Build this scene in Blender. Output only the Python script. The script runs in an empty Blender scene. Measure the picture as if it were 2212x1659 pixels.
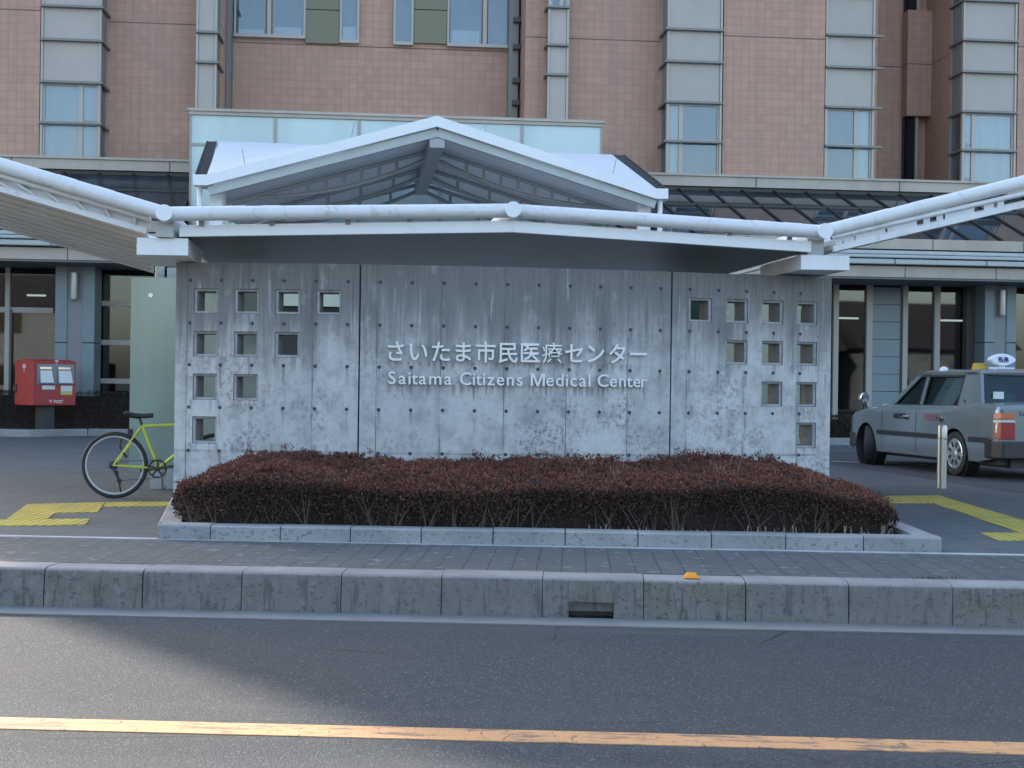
import bpy, bmesh, math, random
import numpy as np
from mathutils import Vector, Matrix
random.seed(11)
rng = np.random.default_rng(11)
R = math.radians
SC = bpy.context.scene
COL = SC.collection

# ------------------------------------------------------------------ camera, sky, sun, exposure
EYE = 1.22                       # metres above the plaza
FPX, ROLL = 3000.0, .0135        # focal length in units of a 2212 px wide picture, camera roll
cam = bpy.data.cameras.new('camera')
cam.sensor_width = 36.0
cam.lens = FPX / 2212 * 36.0
cam.clip_end = 900
camo = bpy.data.objects.new('camera', cam)
COL.objects.link(camo)
_r = Vector((math.cos(ROLL), 0, math.sin(ROLL)))
_u = Vector((-math.sin(ROLL), 0, math.cos(ROLL)))
_b = Vector((0, -1, 0))
camo.matrix_world = Matrix(((_r.x, _u.x, _b.x, 0), (_r.y, _u.y, _b.y, 0), (_r.z, _u.z, _b.z, EYE), (0, 0, 0, 1)))
SC.camera = camo

SUN_EL, SUN_AZ = R(24), R(-41)   # behind the hospital, to the left
world = bpy.data.worlds.new('World')
SC.world = world
world.use_nodes = True
_nt = world.node_tree
sky = _nt.nodes.new('ShaderNodeTexSky')
sky.sky_type = 'NISHITA'
sky.sun_disc = False
sky.sun_elevation, sky.sun_rotation = SUN_EL, SUN_AZ
sky.air_density, sky.dust_density, sky.ozone_density = 1.0, 2.6, .8
_nt.links.new(sky.outputs[0], _nt.nodes['Background'].inputs[0])
_nt.nodes['Background'].inputs[1].default_value = .15
sun = bpy.data.lights.new('sun', 'SUN')
sun.energy, sun.angle, sun.color = 2.6, R(.75), (1, .86, .72)
suno = bpy.data.objects.new('sun', sun)
COL.objects.link(suno)
_sd = Vector((math.sin(SUN_AZ) * math.cos(SUN_EL), math.cos(SUN_AZ) * math.cos(SUN_EL), math.sin(SUN_EL)))
suno.rotation_euler = _sd.to_track_quat('Z', 'Y').to_euler()
SC.view_settings.view_transform = 'Standard'
SC.view_settings.look = 'None'
SC.view_settings.exposure = 2.1
SC.cycles.max_bounces = 8
SC.cycles.transparent_max_bounces = 12


# ------------------------------------------------------------------ survey helpers: bearings taken from the photograph, distances in metres
def ray(px, py):
    a, b = (px - 1106) / FPX, -(py - 829.5) / FPX
    return Vector((a * math.cos(ROLL) - b * math.sin(ROLL), 1, a * math.sin(ROLL) + b * math.cos(ROLL)))


def dep(px, py, Y):
    d = ray(px, py) * Y
    return Vector((d.x, d.y, d.z + EYE))


def gnd(px, py, z=0.0):
    d = ray(px, py)
    d = d * ((z - EYE) / d.z)
    return Vector((d.x, d.y, z))


BA, BY = R(5.2), 34.0            # the hospital's own axes


def B(px, py, v):
    d = ray(px, py)
    c, s = math.cos(BA), math.sin(BA)
    u = (d.x * (BY + v * c) + v * s) / (c - d.x * s)
    t = BY + u * s + v * c
    return u, EYE + d.z * t


# ------------------------------------------------------------------ object helpers
class MB:
    def __init__(self):
        self.v, self.f, self.m, self.mi = [], [], [], 0

    def add(self, vs, fs):
        o = len(self.v)
        self.v += [tuple(p) for p in vs]
        self.f += [tuple(i + o for i in f) for f in fs]
        self.m += [self.mi] * len(fs)

    def hexa(self, p):
        self.add(p, [(3, 2, 1, 0), (4, 5, 6, 7), (0, 1, 5, 4), (1, 2, 6, 5), (2, 3, 7, 6), (3, 0, 4, 7)])

    def box(self, x0, x1, y0, y1, z0, z1):
        self.hexa([(x0, y0, z0), (x1, y0, z0), (x1, y1, z0), (x0, y1, z0), (x0, y0, z1), (x1, y0, z1), (x1, y1, z1), (x0, y1, z1)])

    def prism(self, poly, vec):
        n = len(poly)
        v = Vector(vec)
        self.add([Vector(p) for p in poly] + [Vector(p) + v for p in poly],
                 [tuple(range(n))[::-1], tuple(range(n, 2 * n))] + [(i, (i + 1) % n, n + (i + 1) % n, n + i) for i in range(n)])

    def slab(self, quad, off):
        self.prism(quad, off)

    def bar(self, a, b, w, h, up=(0, 0, 1)):
        a, b, up = Vector(a), Vector(b), Vector(up)
        d = (b - a).normalized()
        s = d.cross(up).normalized()
        t = s.cross(d).normalized()
        s, t = s * w / 2, t * h / 2
        self.hexa([a - s - t, a + s - t, b + s - t, b - s - t, a - s + t, a + s + t, b + s + t, b - s + t])

    def tube(self, pts, r, n=10, cap=True):
        pts = [Vector(p) for p in pts]
        rs = r if isinstance(r, (list, tuple)) else [r] * len(pts)
        ref = None
        rings = []
        for i, p in enumerate(pts):
            d = (pts[min(i + 1, len(pts) - 1)] - pts[max(i - 1, 0)]).normalized()
            if ref is None:
                ref = d.orthogonal().normalized()
            ref = (ref - d * ref.dot(d)).normalized()
            b = d.cross(ref)
            rings.append([p + (ref * math.cos(2 * math.pi * k / n) + b * math.sin(2 * math.pi * k / n)) * rs[i] for k in range(n)])
        vs = [q for rg in rings for q in rg]
        fs = [(i * n + k, i * n + (k + 1) % n, (i + 1) * n + (k + 1) % n, (i + 1) * n + k) for i in range(len(pts) - 1) for k in range(n)]
        if cap:
            fs += [tuple(range(n))[::-1], tuple(range(len(vs) - n, len(vs)))]
        self.add(vs, fs)

    def lathe(self, prof, axis='z', c=(0, 0, 0), n=24, closed=False):
        c = Vector(c)
        vs = []
        for r, h in prof:
            for k in range(n):
                a = 2 * math.pi * k / n
                x, y = r * math.cos(a), r * math.sin(a)
                vs.append(c + (Vector((x, y, h)) if axis == 'z' else Vector((h, x, y)) if axis == 'x' else Vector((x, h, y))))
        L = len(prof)
        fs = [(i * n + k, i * n + (k + 1) % n, ((i + 1) % L) * n + (k + 1) % n, ((i + 1) % L) * n + k) for i in range(L if closed else L - 1) for k in range(n)]
        if not closed:
            if prof[0][0] > 1e-6: fs.append(tuple(range(n))[::-1])
            if prof[-1][0] > 1e-6: fs.append(tuple(range((L - 1) * n, L * n)))
        self.add(vs, fs)

    def grid(self, rows):
        h, w = len(rows), len(rows[0])
        self.add([p for r in rows for p in r], [(i * w + j, i * w + j + 1, (i + 1) * w + j + 1, (i + 1) * w + j) for i in range(h - 1) for j in range(w - 1)])

    def build(self, name, mats, parent=None, smooth=None, bevel=None, fix=True, uv=None):
        me = bpy.data.meshes.new(name)
        me.from_pydata(self.v, [], self.f)
        if fix:
            bm = bmesh.new()
            bm.from_mesh(me)
            bmesh.ops.recalc_face_normals(bm, faces=bm.faces)
            bm.to_mesh(me)
            bm.free()
        for m in mats if isinstance(mats, (list, tuple)) else [mats]:
            me.materials.append(m)
        me.polygons.foreach_set('material_index', self.m)
        if uv:
            lay = me.uv_layers.new(name='UVMap')
            for l in me.loops:
                lay.data[l.index].uv = uv(me.vertices[l.vertex_index].co)
        if smooth:
            me.polygons.foreach_set('use_smooth', [True] * len(me.polygons))
            me.set_sharp_from_angle(angle=R(smooth))
        o = bpy.data.objects.new(name, me)
        COL.objects.link(o)
        if parent: o.parent = parent
        if bevel:
            b = o.modifiers.new('bevel', 'BEVEL')
            b.width, b.segments, b.limit_method, b.angle_limit = bevel, 2, 'ANGLE', R(40)
            b.harden_normals = False
        return o


def tag(o, label=None, cat=None, group=None, kind=None):
    if label: o['label'] = label
    if cat: o['category'] = cat
    if group: o['group'] = group
    if kind: o['kind'] = kind
    return o


def thing(name, label, cat, loc=(0, 0, 0), rz=0.0, group=None):
    o = bpy.data.objects.new(name, None)
    COL.objects.link(o)
    o.empty_display_size = .2
    o.location = loc
    o.rotation_euler = (0, 0, rz)
    return tag(o, label, cat, group)


def raw_mesh(name, verts, quads, mats, parent=None, mi=None):
    me = bpy.data.meshes.new(name)
    nv, nf = len(verts), len(quads)
    me.vertices.add(nv)
    me.vertices.foreach_set('co', np.asarray(verts, np.float32).ravel())
    me.loops.add(nf * 4)
    me.loops.foreach_set('vertex_index', np.asarray(quads, np.int32).ravel())
    me.polygons.add(nf)
    me.polygons.foreach_set('loop_start', np.arange(0, nf * 4, 4, dtype=np.int32))
    for m in mats: me.materials.append(m)
    if mi is not None: me.polygons.foreach_set('material_index', np.asarray(mi, np.int32))
    me.update()
    me.validate()
    o = bpy.data.objects.new(name, me)
    COL.objects.link(o)
    if parent: o.parent = parent
    return o


def leaf_quads(pts, nrm, length, width, tilt=.9):
    """diamond leaves, one per point, growing out along nrm with random lean"""
    n = len(pts)
    d = nrm + rng.normal(0, tilt, (n, 3))
    d /= np.linalg.norm(d, axis=1)[:, None]
    s = np.cross(d, rng.normal(0, 1, (n, 3)))
    s /= np.linalg.norm(s, axis=1)[:, None] + 1e-9
    L = (length * rng.uniform(.6, 1.25, n))[:, None]
    W = (width * rng.uniform(.7, 1.2, n))[:, None]
    up = np.cross(s, d)
    a = pts
    b = pts + d * L * .5 + s * W * .5 + up * W * .15
    c = pts + d * L
    e = pts + d * L * .5 - s * W * .5 + up * W * .15
    v = np.stack([a, b, c, e], 1).reshape(-1, 3)
    return v, np.arange(n * 4).reshape(-1, 4)


# ------------------------------------------------------------------ materials
class Nt:
    def __init__(self, name):
        self.m = bpy.data.materials.new(name)
        self.m.use_nodes = True
        self.t = self.m.node_tree
        self.p = self.t.nodes['Principled BSDF']
        self.out = self.t.nodes['Material Output']
        self.tc = None

    def n(self, ty, **kw):
        nd = self.t.nodes.new('ShaderNode' + ty)
        for k, v in kw.items(): setattr(nd, k, v)
        return nd

    def l(self, a, b):
        self.t.links.new(a, b)

    def co(self, kind='Object', scale=(1, 1, 1), loc=(0, 0, 0)):
        if not self.tc: self.tc = self.n('TexCoord')
        mp = self.n('Mapping')
        mp.inputs['Scale'].default_value = scale
        mp.inputs['Location'].default_value = loc
        self.l(self.tc.outputs[kind], mp.inputs[0])
        return mp.outputs[0]

    def noise(self, scale, co=None, detail=3, rough=.55, stretch=(1, 1, 1)):
        nz = self.n('TexNoise')
        nz.inputs['Scale'].default_value = scale
        nz.inputs['Detail'].default_value = detail
        nz.inputs['Roughness'].default_value = rough
        self.l(co if co is not None else self.co(scale=stretch), nz.inputs['Vector'])
        return nz.outputs[0]

    def rng(self, v, a, b, lo=0., hi=1.):
        r = self.n('MapRange')
        r.interpolation_type = 'SMOOTHSTEP'
        for i, x in zip((1, 2, 3, 4), (a, b, lo, hi)): r.inputs[i].default_value = x
        self.l(v, r.inputs[0])
        return r.outputs[0]

    def mth(self, op, a, b=None):
        m = self.n('Math', operation=op)
        for i, x in enumerate((a, b)):
            if x is None: continue
            if isinstance(x, (int, float)): m.inputs[i].default_value = x
            else: self.l(x, m.inputs[i])
        return m.outputs[0]

    def mix(self, fac, a, b, mode='MIX'):
        m = self.n('Mix', data_type='RGBA', blend_type=mode)
        for i, x in ((0, fac), (6, a), (7, b)):
            if isinstance(x, (int, float)): m.inputs[i].default_value = x
            elif isinstance(x, tuple): m.inputs[i].default_value = (*x, 1)
            else: self.l(x, m.inputs[i])
        return m.outputs[2]

    def bump(self, h, strength, dist=.01):
        b = self.n('Bump')
        b.inputs['Strength'].default_value = strength
        b.inputs['Distance'].default_value = dist
        self.l(h, b.inputs['Height'])
        self.l(b.outputs[0], self.p.inputs['Normal'])

    def set(self, col=None, rough=None, metal=None, ior=None):
        for k, x in (('Base Color', col), ('Roughness', rough), ('Metallic', metal), ('IOR', ior)):
            if x is None: continue
            if isinstance(x, (int, float)): self.p.inputs[k].default_value = x
            elif isinstance(x, tuple): self.p.inputs[k].default_value = (*x, 1)
            else: self.l(x, self.p.inputs[k])
        return self.m


def mat(name, col, rough=.5, metal=0., dirt=0., dscale=3., dcol=None, bump=0., bscale=60., stretch=(1, 1, 1), ior=None):
    k = Nt(name)
    c = col
    if dirt:
        f = k.rng(k.noise(dscale, stretch=stretch, detail=6, rough=.65), .38, .72, 0, dirt)
        c = k.mix(f, col, dcol or tuple(x * .45 for x in col))
    if bump: k.bump(k.noise(bscale), bump, .004)
    return k.set(c, rough, metal, ior)


def m_asphalt():
    k = Nt('asphalt')
    n1 = k.noise(170, detail=2)
    vo = k.n('TexVoronoi')
    vo.inputs['Scale'].default_value = 105
    k.l(k.co(), vo.inputs['Vector'])
    f = k.rng(n1, .34, .68)
    c = k.mix(f, (.019, .0270, .034), (.062, .075, .085))
    c = k.mix(k.rng(vo.outputs['Color'], .72, .96, 0, .85), c, (.15, .154, .155))
    trk = k.noise(1.3, detail=4, stretch=(.06, 1, 1))
    c = k.mix(k.rng(trk, .45, .66, 0, .45), c, (.095, .10, .102))
    c = k.mix(k.rng(k.noise(2.6, detail=6, rough=.7), .56, .74, 0, .5), c, (.026, .028, .03))
    big = k.noise(.9, detail=5)
    c = k.mix(k.rng(big, .35, .7, 0, .35), c, (.06, .06, .062))
    cr = k.n('TexVoronoi', feature='DISTANCE_TO_EDGE')
    cr.inputs['Scale'].default_value = .55
    wob = k.mix(.12, k.co(), k.n('TexNoise').outputs['Color'])
    k.l(wob, cr.inputs['Vector'])
    crack = k.mth('MULTIPLY', k.rng(cr.outputs['Distance'], .0015, .006, 1, 0), k.rng(k.noise(.8, detail=2), .52, .60))
    c = k.mix(k.mth('MULTIPLY', crack, .6), c, (.015, .015, .016))
    h = k.mth('ADD', n1, k.mth('MULTIPLY', vo.outputs['Distance'], -.8))
    k.bump(h, .55, .008)
    k.p.inputs['Specular IOR Level'].default_value = .25
    return k.set(c, .9)


def m_pavers(name, w, h, c1, c2, joint, jw=.006, spots=0., off=0.):
    k = Nt(name)
    br = k.n('TexBrick')
    br.offset = off
    br.squash = 1
    for nm, v in (('Scale', 1.), ('Mortar Size', jw), ('Brick Width', w), ('Row Height', h), ('Mortar Smooth', .3), ('Bias', 0.)):
        br.inputs[nm].default_value = v
    for nm, v in (('Color1', c1), ('Color2', c2), ('Mortar', joint)):
        br.inputs[nm].default_value = (*v, 1)
    k.l(k.co(), br.inputs['Vector'])
    c = br.outputs['Color']
    c = k.mix(k.rng(k.noise(1.6, detail=6), .35, .7, 0, .45), c, tuple(x * .55 for x in c1))
    c = k.mix(k.rng(k.noise(120, detail=2), .4, .7, 0, .35), c, tuple(x * 1.5 for x in c2))
    if spots:
        c = k.mix(k.rng(k.noise(9, detail=1), .64, .70, 0, spots), c, (.3, .31, .32))
    hgt = k.mth('ADD', k.mth('MULTIPLY', br.outputs['Fac'], -1.), k.mth('MULTIPLY', k.noise(140, detail=1), .25))
    k.bump(hgt, .5, .006)
    return k.set(c, .8)


def m_kerb(name, base, pit, film_shade=False):
    k = Nt(name)
    c = k.mix(k.rng(k.noise(2.2, detail=7), .3, .75, 0, .8), base, tuple(x * .55 for x in base))
    p = k.noise(46, detail=4, rough=.75, stretch=(.55, 1, .8))
    c = k.mix(k.rng(k.noise(150, detail=1), .45, .75, 0, .25), c, tuple(min(1, x * 1.6) for x in base))
    sx = k.n('SeparateXYZ')
    k.l(k.co(), sx.inputs[0])
    face = k.rng(sx.outputs[2], -.004, -.022) if film_shade else k.rng(sx.outputs[2], .11, .095)
    if film_shade:                                       # road film plus painted shade: face kept darker than the sky-lit top
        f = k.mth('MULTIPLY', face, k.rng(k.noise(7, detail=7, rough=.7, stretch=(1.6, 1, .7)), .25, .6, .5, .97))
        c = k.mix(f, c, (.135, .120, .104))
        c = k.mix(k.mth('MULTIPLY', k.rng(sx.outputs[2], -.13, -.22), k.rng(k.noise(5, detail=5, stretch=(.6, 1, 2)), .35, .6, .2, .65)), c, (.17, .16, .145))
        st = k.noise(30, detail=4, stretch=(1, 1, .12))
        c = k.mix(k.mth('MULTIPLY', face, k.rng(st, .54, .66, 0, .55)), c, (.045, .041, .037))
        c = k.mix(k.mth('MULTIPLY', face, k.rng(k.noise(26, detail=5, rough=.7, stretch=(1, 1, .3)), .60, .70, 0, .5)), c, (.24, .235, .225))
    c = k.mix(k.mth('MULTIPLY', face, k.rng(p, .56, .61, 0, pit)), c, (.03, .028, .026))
    inf = k.n('ObjectInfo')
    c = k.mix(k.mth('MULTIPLY', inf.outputs['Random'], .28), c, tuple(x * .6 for x in base))
    k.bump(k.mth('ADD', p, k.noise(150, detail=1)), .4, .006)
    return k.set(c, .85)


def m_concrete():
    """board-marked fair-faced concrete, UV in metres (along the curve, height), weathered by rain from the top"""
    k = Nt('fair_faced_concrete')
    uv = k.co('UV')
    sx = k.n('SeparateXYZ')
    k.l(uv, sx.inputs[0])
    U, Z = sx.outputs[0], sx.outputs[1]
    base = (.55, .54, .525)
    pid = k.mth('FLOOR', k.mth('DIVIDE', k.mth('ADD', U, 9.0 - .222), .611))
    wn = k.n('TexWhiteNoise', noise_dimensions='1D')
    k.l(pid, wn.inputs['W'])
    c = k.mix(k.mth('MULTIPLY', wn.outputs['Value'], .30), base, (.27, .275, .285))
    st1 = k.noise(1., k.co('UV', (3.2, .35, 1)), 5, .6)
    st2 = k.noise(1., k.co('UV', (16, .8, 1)), 4, .6)
    st3 = k.noise(1., k.co('UV', (55, 1.6, 1)), 3, .6)
    # grime washed down from the top edge, reaching to different depths
    reach = k.mth('ADD', k.mth('MULTIPLY', st1, 1.9), k.mth('MULTIPLY', st2, .55))
    edge = k.mth('SUBTRACT', k.mth('ADD', Z, reach), 0.0)
    g = k.rng(edge, 2.45, 3.3)
    c = k.mix(k.mth('MULTIPLY', g, .80), c, (.115, .110, .104))
    c = k.mix(k.mth('MULTIPLY', k.mth('MULTIPLY', g, k.rng(st3, .42, .62)), .45), c, (.10, .10, .10))
    c = k.mix(k.mth('MULTIPLY', k.rng(st2, .60, .70), k.rng(Z, .8, 2.2, .1, .55)), c, (.50, .51, .53))
    # cloudy laitance and dark bloom
    mo = k.noise(1., k.co('UV', (4.5, 3.6, 1)), 9, .68)
    c = k.mix(k.rng(mo, .42, .66, 0, .5), c, (.19, .188, .185))
    c = k.mix(k.rng(mo, .46, .28, 0, .30), c, (.52, .53, .54))
    fine = k.noise(1., k.co('UV', (24, 19, 1), (3, 1, 0)), 9, .74)
    bl = k.mth('MULTIPLY', k.rng(k.noise(1., k.co('UV', (1.7, 1.9, 1), (5, 2, 0)), 4), .46, .66), k.rng(fine, .46, .60))
    c = k.mix(k.mth('MULTIPLY', bl, k.rng(Z, 2.0, .6, .15, .8)), c, (.135, .135, .14))
    c = k.mix(k.rng(fine, .54, .68, 0, .5), c, (.14, .138, .135))
    ds = k.mth('MULTIPLY', k.rng(k.noise(1., k.co('UV', (7.5, .42, 1), (2, 7, 0)), 5, .62), .54, .68), k.rng(Z, .7, 1.9, .1, .75))
    c = k.mix(ds, c, (.115, .11, .106))
    # formwork joints every 0.61 m, bleeding a little
    fr = k.mth('FRACT', k.mth('DIVIDE', k.mth('ADD', U, 9.0 - .222), .611))
    dj = k.mth('ABSOLUTE', k.mth('SUBTRACT', fr, .5))
    jl = k.mth('MULTIPLY', k.rng(dj, .491, .497), k.rng(k.noise(1., k.co('UV', (1.1, 1.6, 1)), 4), .36, .56, .15, 1.))
    c = k.mix(jl, c, (.10, .10, .105))
    js = k.mth('MULTIPLY', k.rng(dj, .455, .497), k.rng(k.noise(1., k.co('UV', (2.3, 2.8, 1)), 3), .46, .62, 0, .5))
    c = k.mix(js, c, (.15, .15, .155))
    hj = k.mth('MULTIPLY', k.rng(k.mth('ABSOLUTE', k.mth('SUBTRACT', Z, .54)), .016, .004), k.rng(k.noise(1., k.co('UV', (2.6, 1, 1)), 3), .4, .62, .15, .7))
    c = k.mix(hj, c, (.13, .13, .135))
    # runs and halos at the tie holes
    ph = k.mth('ABSOLUTE', k.mth('SUBTRACT', k.mth('FRACT', k.mth('DIVIDE', k.mth('ADD', U, 9.165 + 1.42 + .15275), .3055)), .5))
    below = k.mth('FRACT', k.mth('DIVIDE', k.mth('SUBTRACT', 6.266, Z), .409))
    seed = k.noise(1., k.co('UV', (3.1, 2.3, 1), (9, 4, 0)), 2)
    run2 = k.mth('MULTIPLY', k.mth('MULTIPLY', k.rng(ph, .065, .015), k.rng(below, .75, .0)), k.rng(seed, .44, .62))
    c = k.mix(k.mth('MULTIPLY', run2, k.rng(st3, .3, .6, .25, .8)), c, (.12, .118, .115))
    # wash below and beside the square openings
    for ua, ub, s0 in ((-1.45, .10, 0), (3.40, 4.96, 1)):
        inb = k.mth('MULTIPLY', k.rng(U, ua, ua + .05), k.rng(U, ub, ub - .05))
        hb = k.mth('FRACT', k.mth('DIVIDE', k.mth('SUBTRACT', 5.988, Z), .413))
        m2 = k.mth('MULTIPLY', k.mth('MULTIPLY', inb, k.rng(hb, .40, .0)), k.rng(k.noise(1., k.co('UV', (21, .9, 1), (s0, 3, 0)), 4, .6), .50, .66))
        c = k.mix(k.mth('MULTIPLY', m2, .55), c, (.13, .128, .125))
    # dark runs below the letters
    inl = k.mth('MULTIPLY', k.rng(U, .42, .55), k.rng(U, 3.1, 2.98))
    for ztop, ln in ((1.20, .34), (1.42, .20)):
        run = k.mth('ADD', k.rng(Z, ztop - ln, ztop, 0, .30), k.mth('MULTIPLY', k.noise(1., k.co('UV', (26, .5, 1), (ztop, ztop, 0)), 3, .6), .62))
        m = k.mth('MULTIPLY', k.mth('MULTIPLY', k.rng(run, .57, .68), inl), k.rng(Z, ztop + .015, ztop - .01))
        c = k.mix(k.mth('MULTIPLY', m, .62), c, (.11, .11, .11))
    c = k.mix(k.rng(k.noise(1., k.co('UV', (160, 160, 1)), 2), .4, .75, 0, .22), c, (.22, .22, .23))
    k.bump(k.mth('ADD', k.noise(1., k.co('UV', (90, 90, 1)), 3), k.mth('MULTIPLY', jl, -1.2)), .25, .004)
    return k.set(c, .82)


def m_tile():
    k = Nt('terracotta_tile')
    sx = k.n('SeparateXYZ')
    k.l(k.co(), sx.inputs[0])
    cb = k.n('CombineXYZ')
    k.l(k.mth('ADD', sx.outputs[0], sx.outputs[1]), cb.inputs[0])
    k.l(sx.outputs[2], cb.inputs[1])
    br = k.n('TexBrick')
    br.offset, br.offset_frequency = .0, 2
    for nm, v in (('Scale', 1.), ('Mortar Size', .007), ('Brick Width', .192), ('Row Height', .196), ('Mortar Smooth', .3), ('Bias', 0.)):
        br.inputs[nm].default_value = v
    for nm, v in (('Color1', (.475, .275, .190)), ('Color2', (.42, .238, .166)), ('Mortar', (.315, .185, .138))):
        br.inputs[nm].default_value = (*v, 1)
    k.l(cb.outputs[0], br.inputs['Vector'])
    # movement joints every few courses
    fj = k.mth('ABSOLUTE', k.mth('SUBTRACT', k.mth('FRACT', k.mth('DIVIDE', k.mth('ADD', sx.outputs[2], .32), 4.02)), .5))
    c = k.mix(k.rng(fj, .005, .003), br.outputs['Color'], (.13, .075, .06))
    c = k.mix(k.rng(k.noise(.5, detail=5), .35, .7, 0, .3), c, (.34, .215, .178))
    c = k.mix(k.rng(k.noise(1., k.co('Object', (3.5, 3.5, .18)), 5, .6), .5, .72, 0, .28), c, (.24, .16, .135))
    k.bump(k.mth('MULTIPLY', br.outputs['Fac'], -1.), .35, .005)
    return k.set(c, .6)


def m_leaf(name, cols, rough=.55):
    k = Nt(name)
    g = k.n('NewGeometry')
    cr = k.n('ValToRGB')
    e = cr.color_ramp.elements
    while len(e) < len(cols): e.new(.5)
    for i, c in enumerate(cols):
        e[i].position = i / (len(cols) - 1)
        e[i].color = (*c, 1)
    k.l(g.outputs['Random Per Island'], cr.inputs[0])
    c = k.mix(k.rng(k.noise(1.4, detail=3), .38, .66, 0, .45), cr.outputs[0], tuple(x * .55 for x in cols[0]))
    k.p.inputs['Specular IOR Level'].default_value = .2
    return k.set(c, rough)


def m_glass(name, tint, refl, rough=.02, op=None, var=.3, fres=.8):
    """glazing: a share of mirror, the rest see-through (op None) or a coloured backing (op colour)"""
    k = Nt(name)
    gl = k.n('BsdfGlossy')
    gl.inputs['Roughness'].default_value = rough
    gl.inputs['Color'].default_value = (.86, .90, .94, 1)
    if op is None:
        tr = k.n('BsdfTransparent')
        tr.inputs['Color'].default_value = (*tint, 1)
    else:
        tr = k.n('BsdfDiffuse')
        k.l(k.mix(k.rng(k.noise(.9, detail=3, stretch=(1, 1, .35)), .36, .62), tuple(x * (1 - var) for x in op), tuple(min(1, x * (1 + var)) for x in op)), tr.inputs['Color'])
    fr = k.n('LayerWeight')
    fr.inputs['Blend'].default_value = .25
    wv = k.noise(.35, detail=2)
    k.bump(wv, .02, .02)
    nb = k.n('Bump')
    nb.inputs['Strength'].default_value = .05
    nb.inputs['Distance'].default_value = .02
    k.l(wv, nb.inputs['Height'])
    k.l(nb.outputs[0], gl.inputs['Normal'])
    f = k.mth('ADD', k.mth('MULTIPLY', fr.outputs['Fresnel'], fres), refl)
    f = k.mth('MINIMUM', f, 1.)
    mx = k.n('MixShader')
    k.l(f, mx.inputs[0])
    k.l(tr.outputs[0], mx.inputs[1])
    k.l(gl.outputs[0], mx.inputs[2])
    k.l(mx.outputs[0], k.out.inputs['Surface'])
    return k.m


def m_line(name, col):
    k = Nt(name)
    w = k.noise(14, detail=6, rough=.7, stretch=(.25, 1, 1))
    c = k.mix(k.rng(w, .50, .60, 0, .8), col, (.09, .085, .08))
    c = k.mix(k.rng(k.noise(34, detail=4, rough=.7, stretch=(1, .3, 1)), .60, .66, 0, .8), c, (.06, .056, .052))
    c = k.mix(k.rng(k.noise(90, detail=2), .5, .7, 0, .35), c, tuple(x * .5 for x in col))
    k.bump(k.noise(170, detail=2), .4, .006)
    return k.set(c, .75)


def m_tactile():
    k = Nt('yellow_tactile_tile')
    sx = k.n('SeparateXYZ')
    k.l(k.co(), sx.inputs[0])
    w = k.mth('SINE', k.mth('MULTIPLY', sx.outputs[0], 2 * math.pi / .075))
    br = k.n('TexBrick')
    br.offset = 0
    for nm, v in (('Scale', 1.), ('Mortar Size', .004), ('Brick Width', .3), ('Row Height', .3)):
        br.inputs[nm].default_value = v
    for nm, v in (('Color1', (.56, .46, .07)), ('Color2', (.50, .41, .062)), ('Mortar', (.16, .13, .03))):
        br.inputs[nm].default_value = (*v, 1)
    k.l(k.co(), br.inputs['Vector'])
    c = k.mix(k.rng(w, -.5, .1, .8, 0), br.outputs['Color'], (.27, .215, .04))
    c = k.mix(k.rng(k.noise(3.5, detail=6), .42, .7, 0, .5), c, (.25, .22, .09))
    k.bump(k.rng(w, -.3, .3), .6, .005)
    return k.set(c, .7)


def m_paint(name, col, rough=.35, streak=.35, dcol=(.30, .27, .24)):
    """outdoor gloss paint with grime in runs"""
    k = Nt(name)
    f = k.mth('MULTIPLY', k.rng(k.noise(5, detail=6, rough=.7), .45, .75), k.rng(k.noise(28, detail=3), .3, .7))
    c = k.mix(k.mth('MULTIPLY', f, streak), col, dcol)
    return k.set(c, rough)


MT = {}
MT['asphalt'] = m_asphalt()
MT['pave'] = m_pavers('dark_block_paving', .163, .205, (.056, .068, .074), (.069, .082, .088), (.014, .016, .017), .006, .3)
MT['plaza'] = m_pavers('plaza_slabs', .40, .40, (.076, .089, .095), (.089, .103, .109), (.022, .024, .026), .006)
MT['forecourt'] = mat('dark_forecourt_asphalt', (.062, .064, .068), .8, dirt=.4, dscale=1.5, bump=.5, bscale=160)
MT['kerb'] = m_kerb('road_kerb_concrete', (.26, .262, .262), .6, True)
MT['kerb2'] = m_kerb('planter_kerb_concrete', (.30, .30, .298), .55)
MT['gutter'] = mat('gutter_concrete', (.185, .193, .19), .8, dirt=.4, dscale=2, bump=.3, bscale=90)
MT['flush'] = mat('flush_kerb_concrete', (.40, .41, .42), .8, dirt=.5, dscale=4, bump=.2)
MT['bounce'] = mat('pale_bounce_concrete', (.50, .50, .49), .8, dirt=.25, dscale=1.5)
MT['earth'] = mat('earth', (.05, .038, .028), .95, dirt=.6, dscale=8, bump=.8, bscale=40)
MT['line'] = m_line('worn_orange_road_paint', (.50, .275, .125))
MT['tact'] = m_tactile()
MT['conc'] = m_concrete()
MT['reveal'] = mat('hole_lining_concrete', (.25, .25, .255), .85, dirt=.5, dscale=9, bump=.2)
MT['arris'] = mat('pale_arris_mortar', (.36, .36, .355), .85, dirt=.6, dscale=12)
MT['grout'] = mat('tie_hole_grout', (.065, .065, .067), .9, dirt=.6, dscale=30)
MT['gap'] = mat('dark_joint', (.02, .02, .022), .9)
MT['tile'] = m_tile()
MT['beige'] = mat('beige_coping_metal', (.42, .365, .305), .5, dirt=.35, dscale=1.2, stretch=(1, 1, .25))
MT['beigeframe'] = mat('beige_window_metal', (.33, .30, .275), .4)
MT['greypanel'] = mat('grey_cladding_metal', (.40, .355, .31), .45, .0, dirt=.18, dscale=.8)
MT['greyside'] = mat('bronze_side_metal', (.17, .165, .155), .5)
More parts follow.
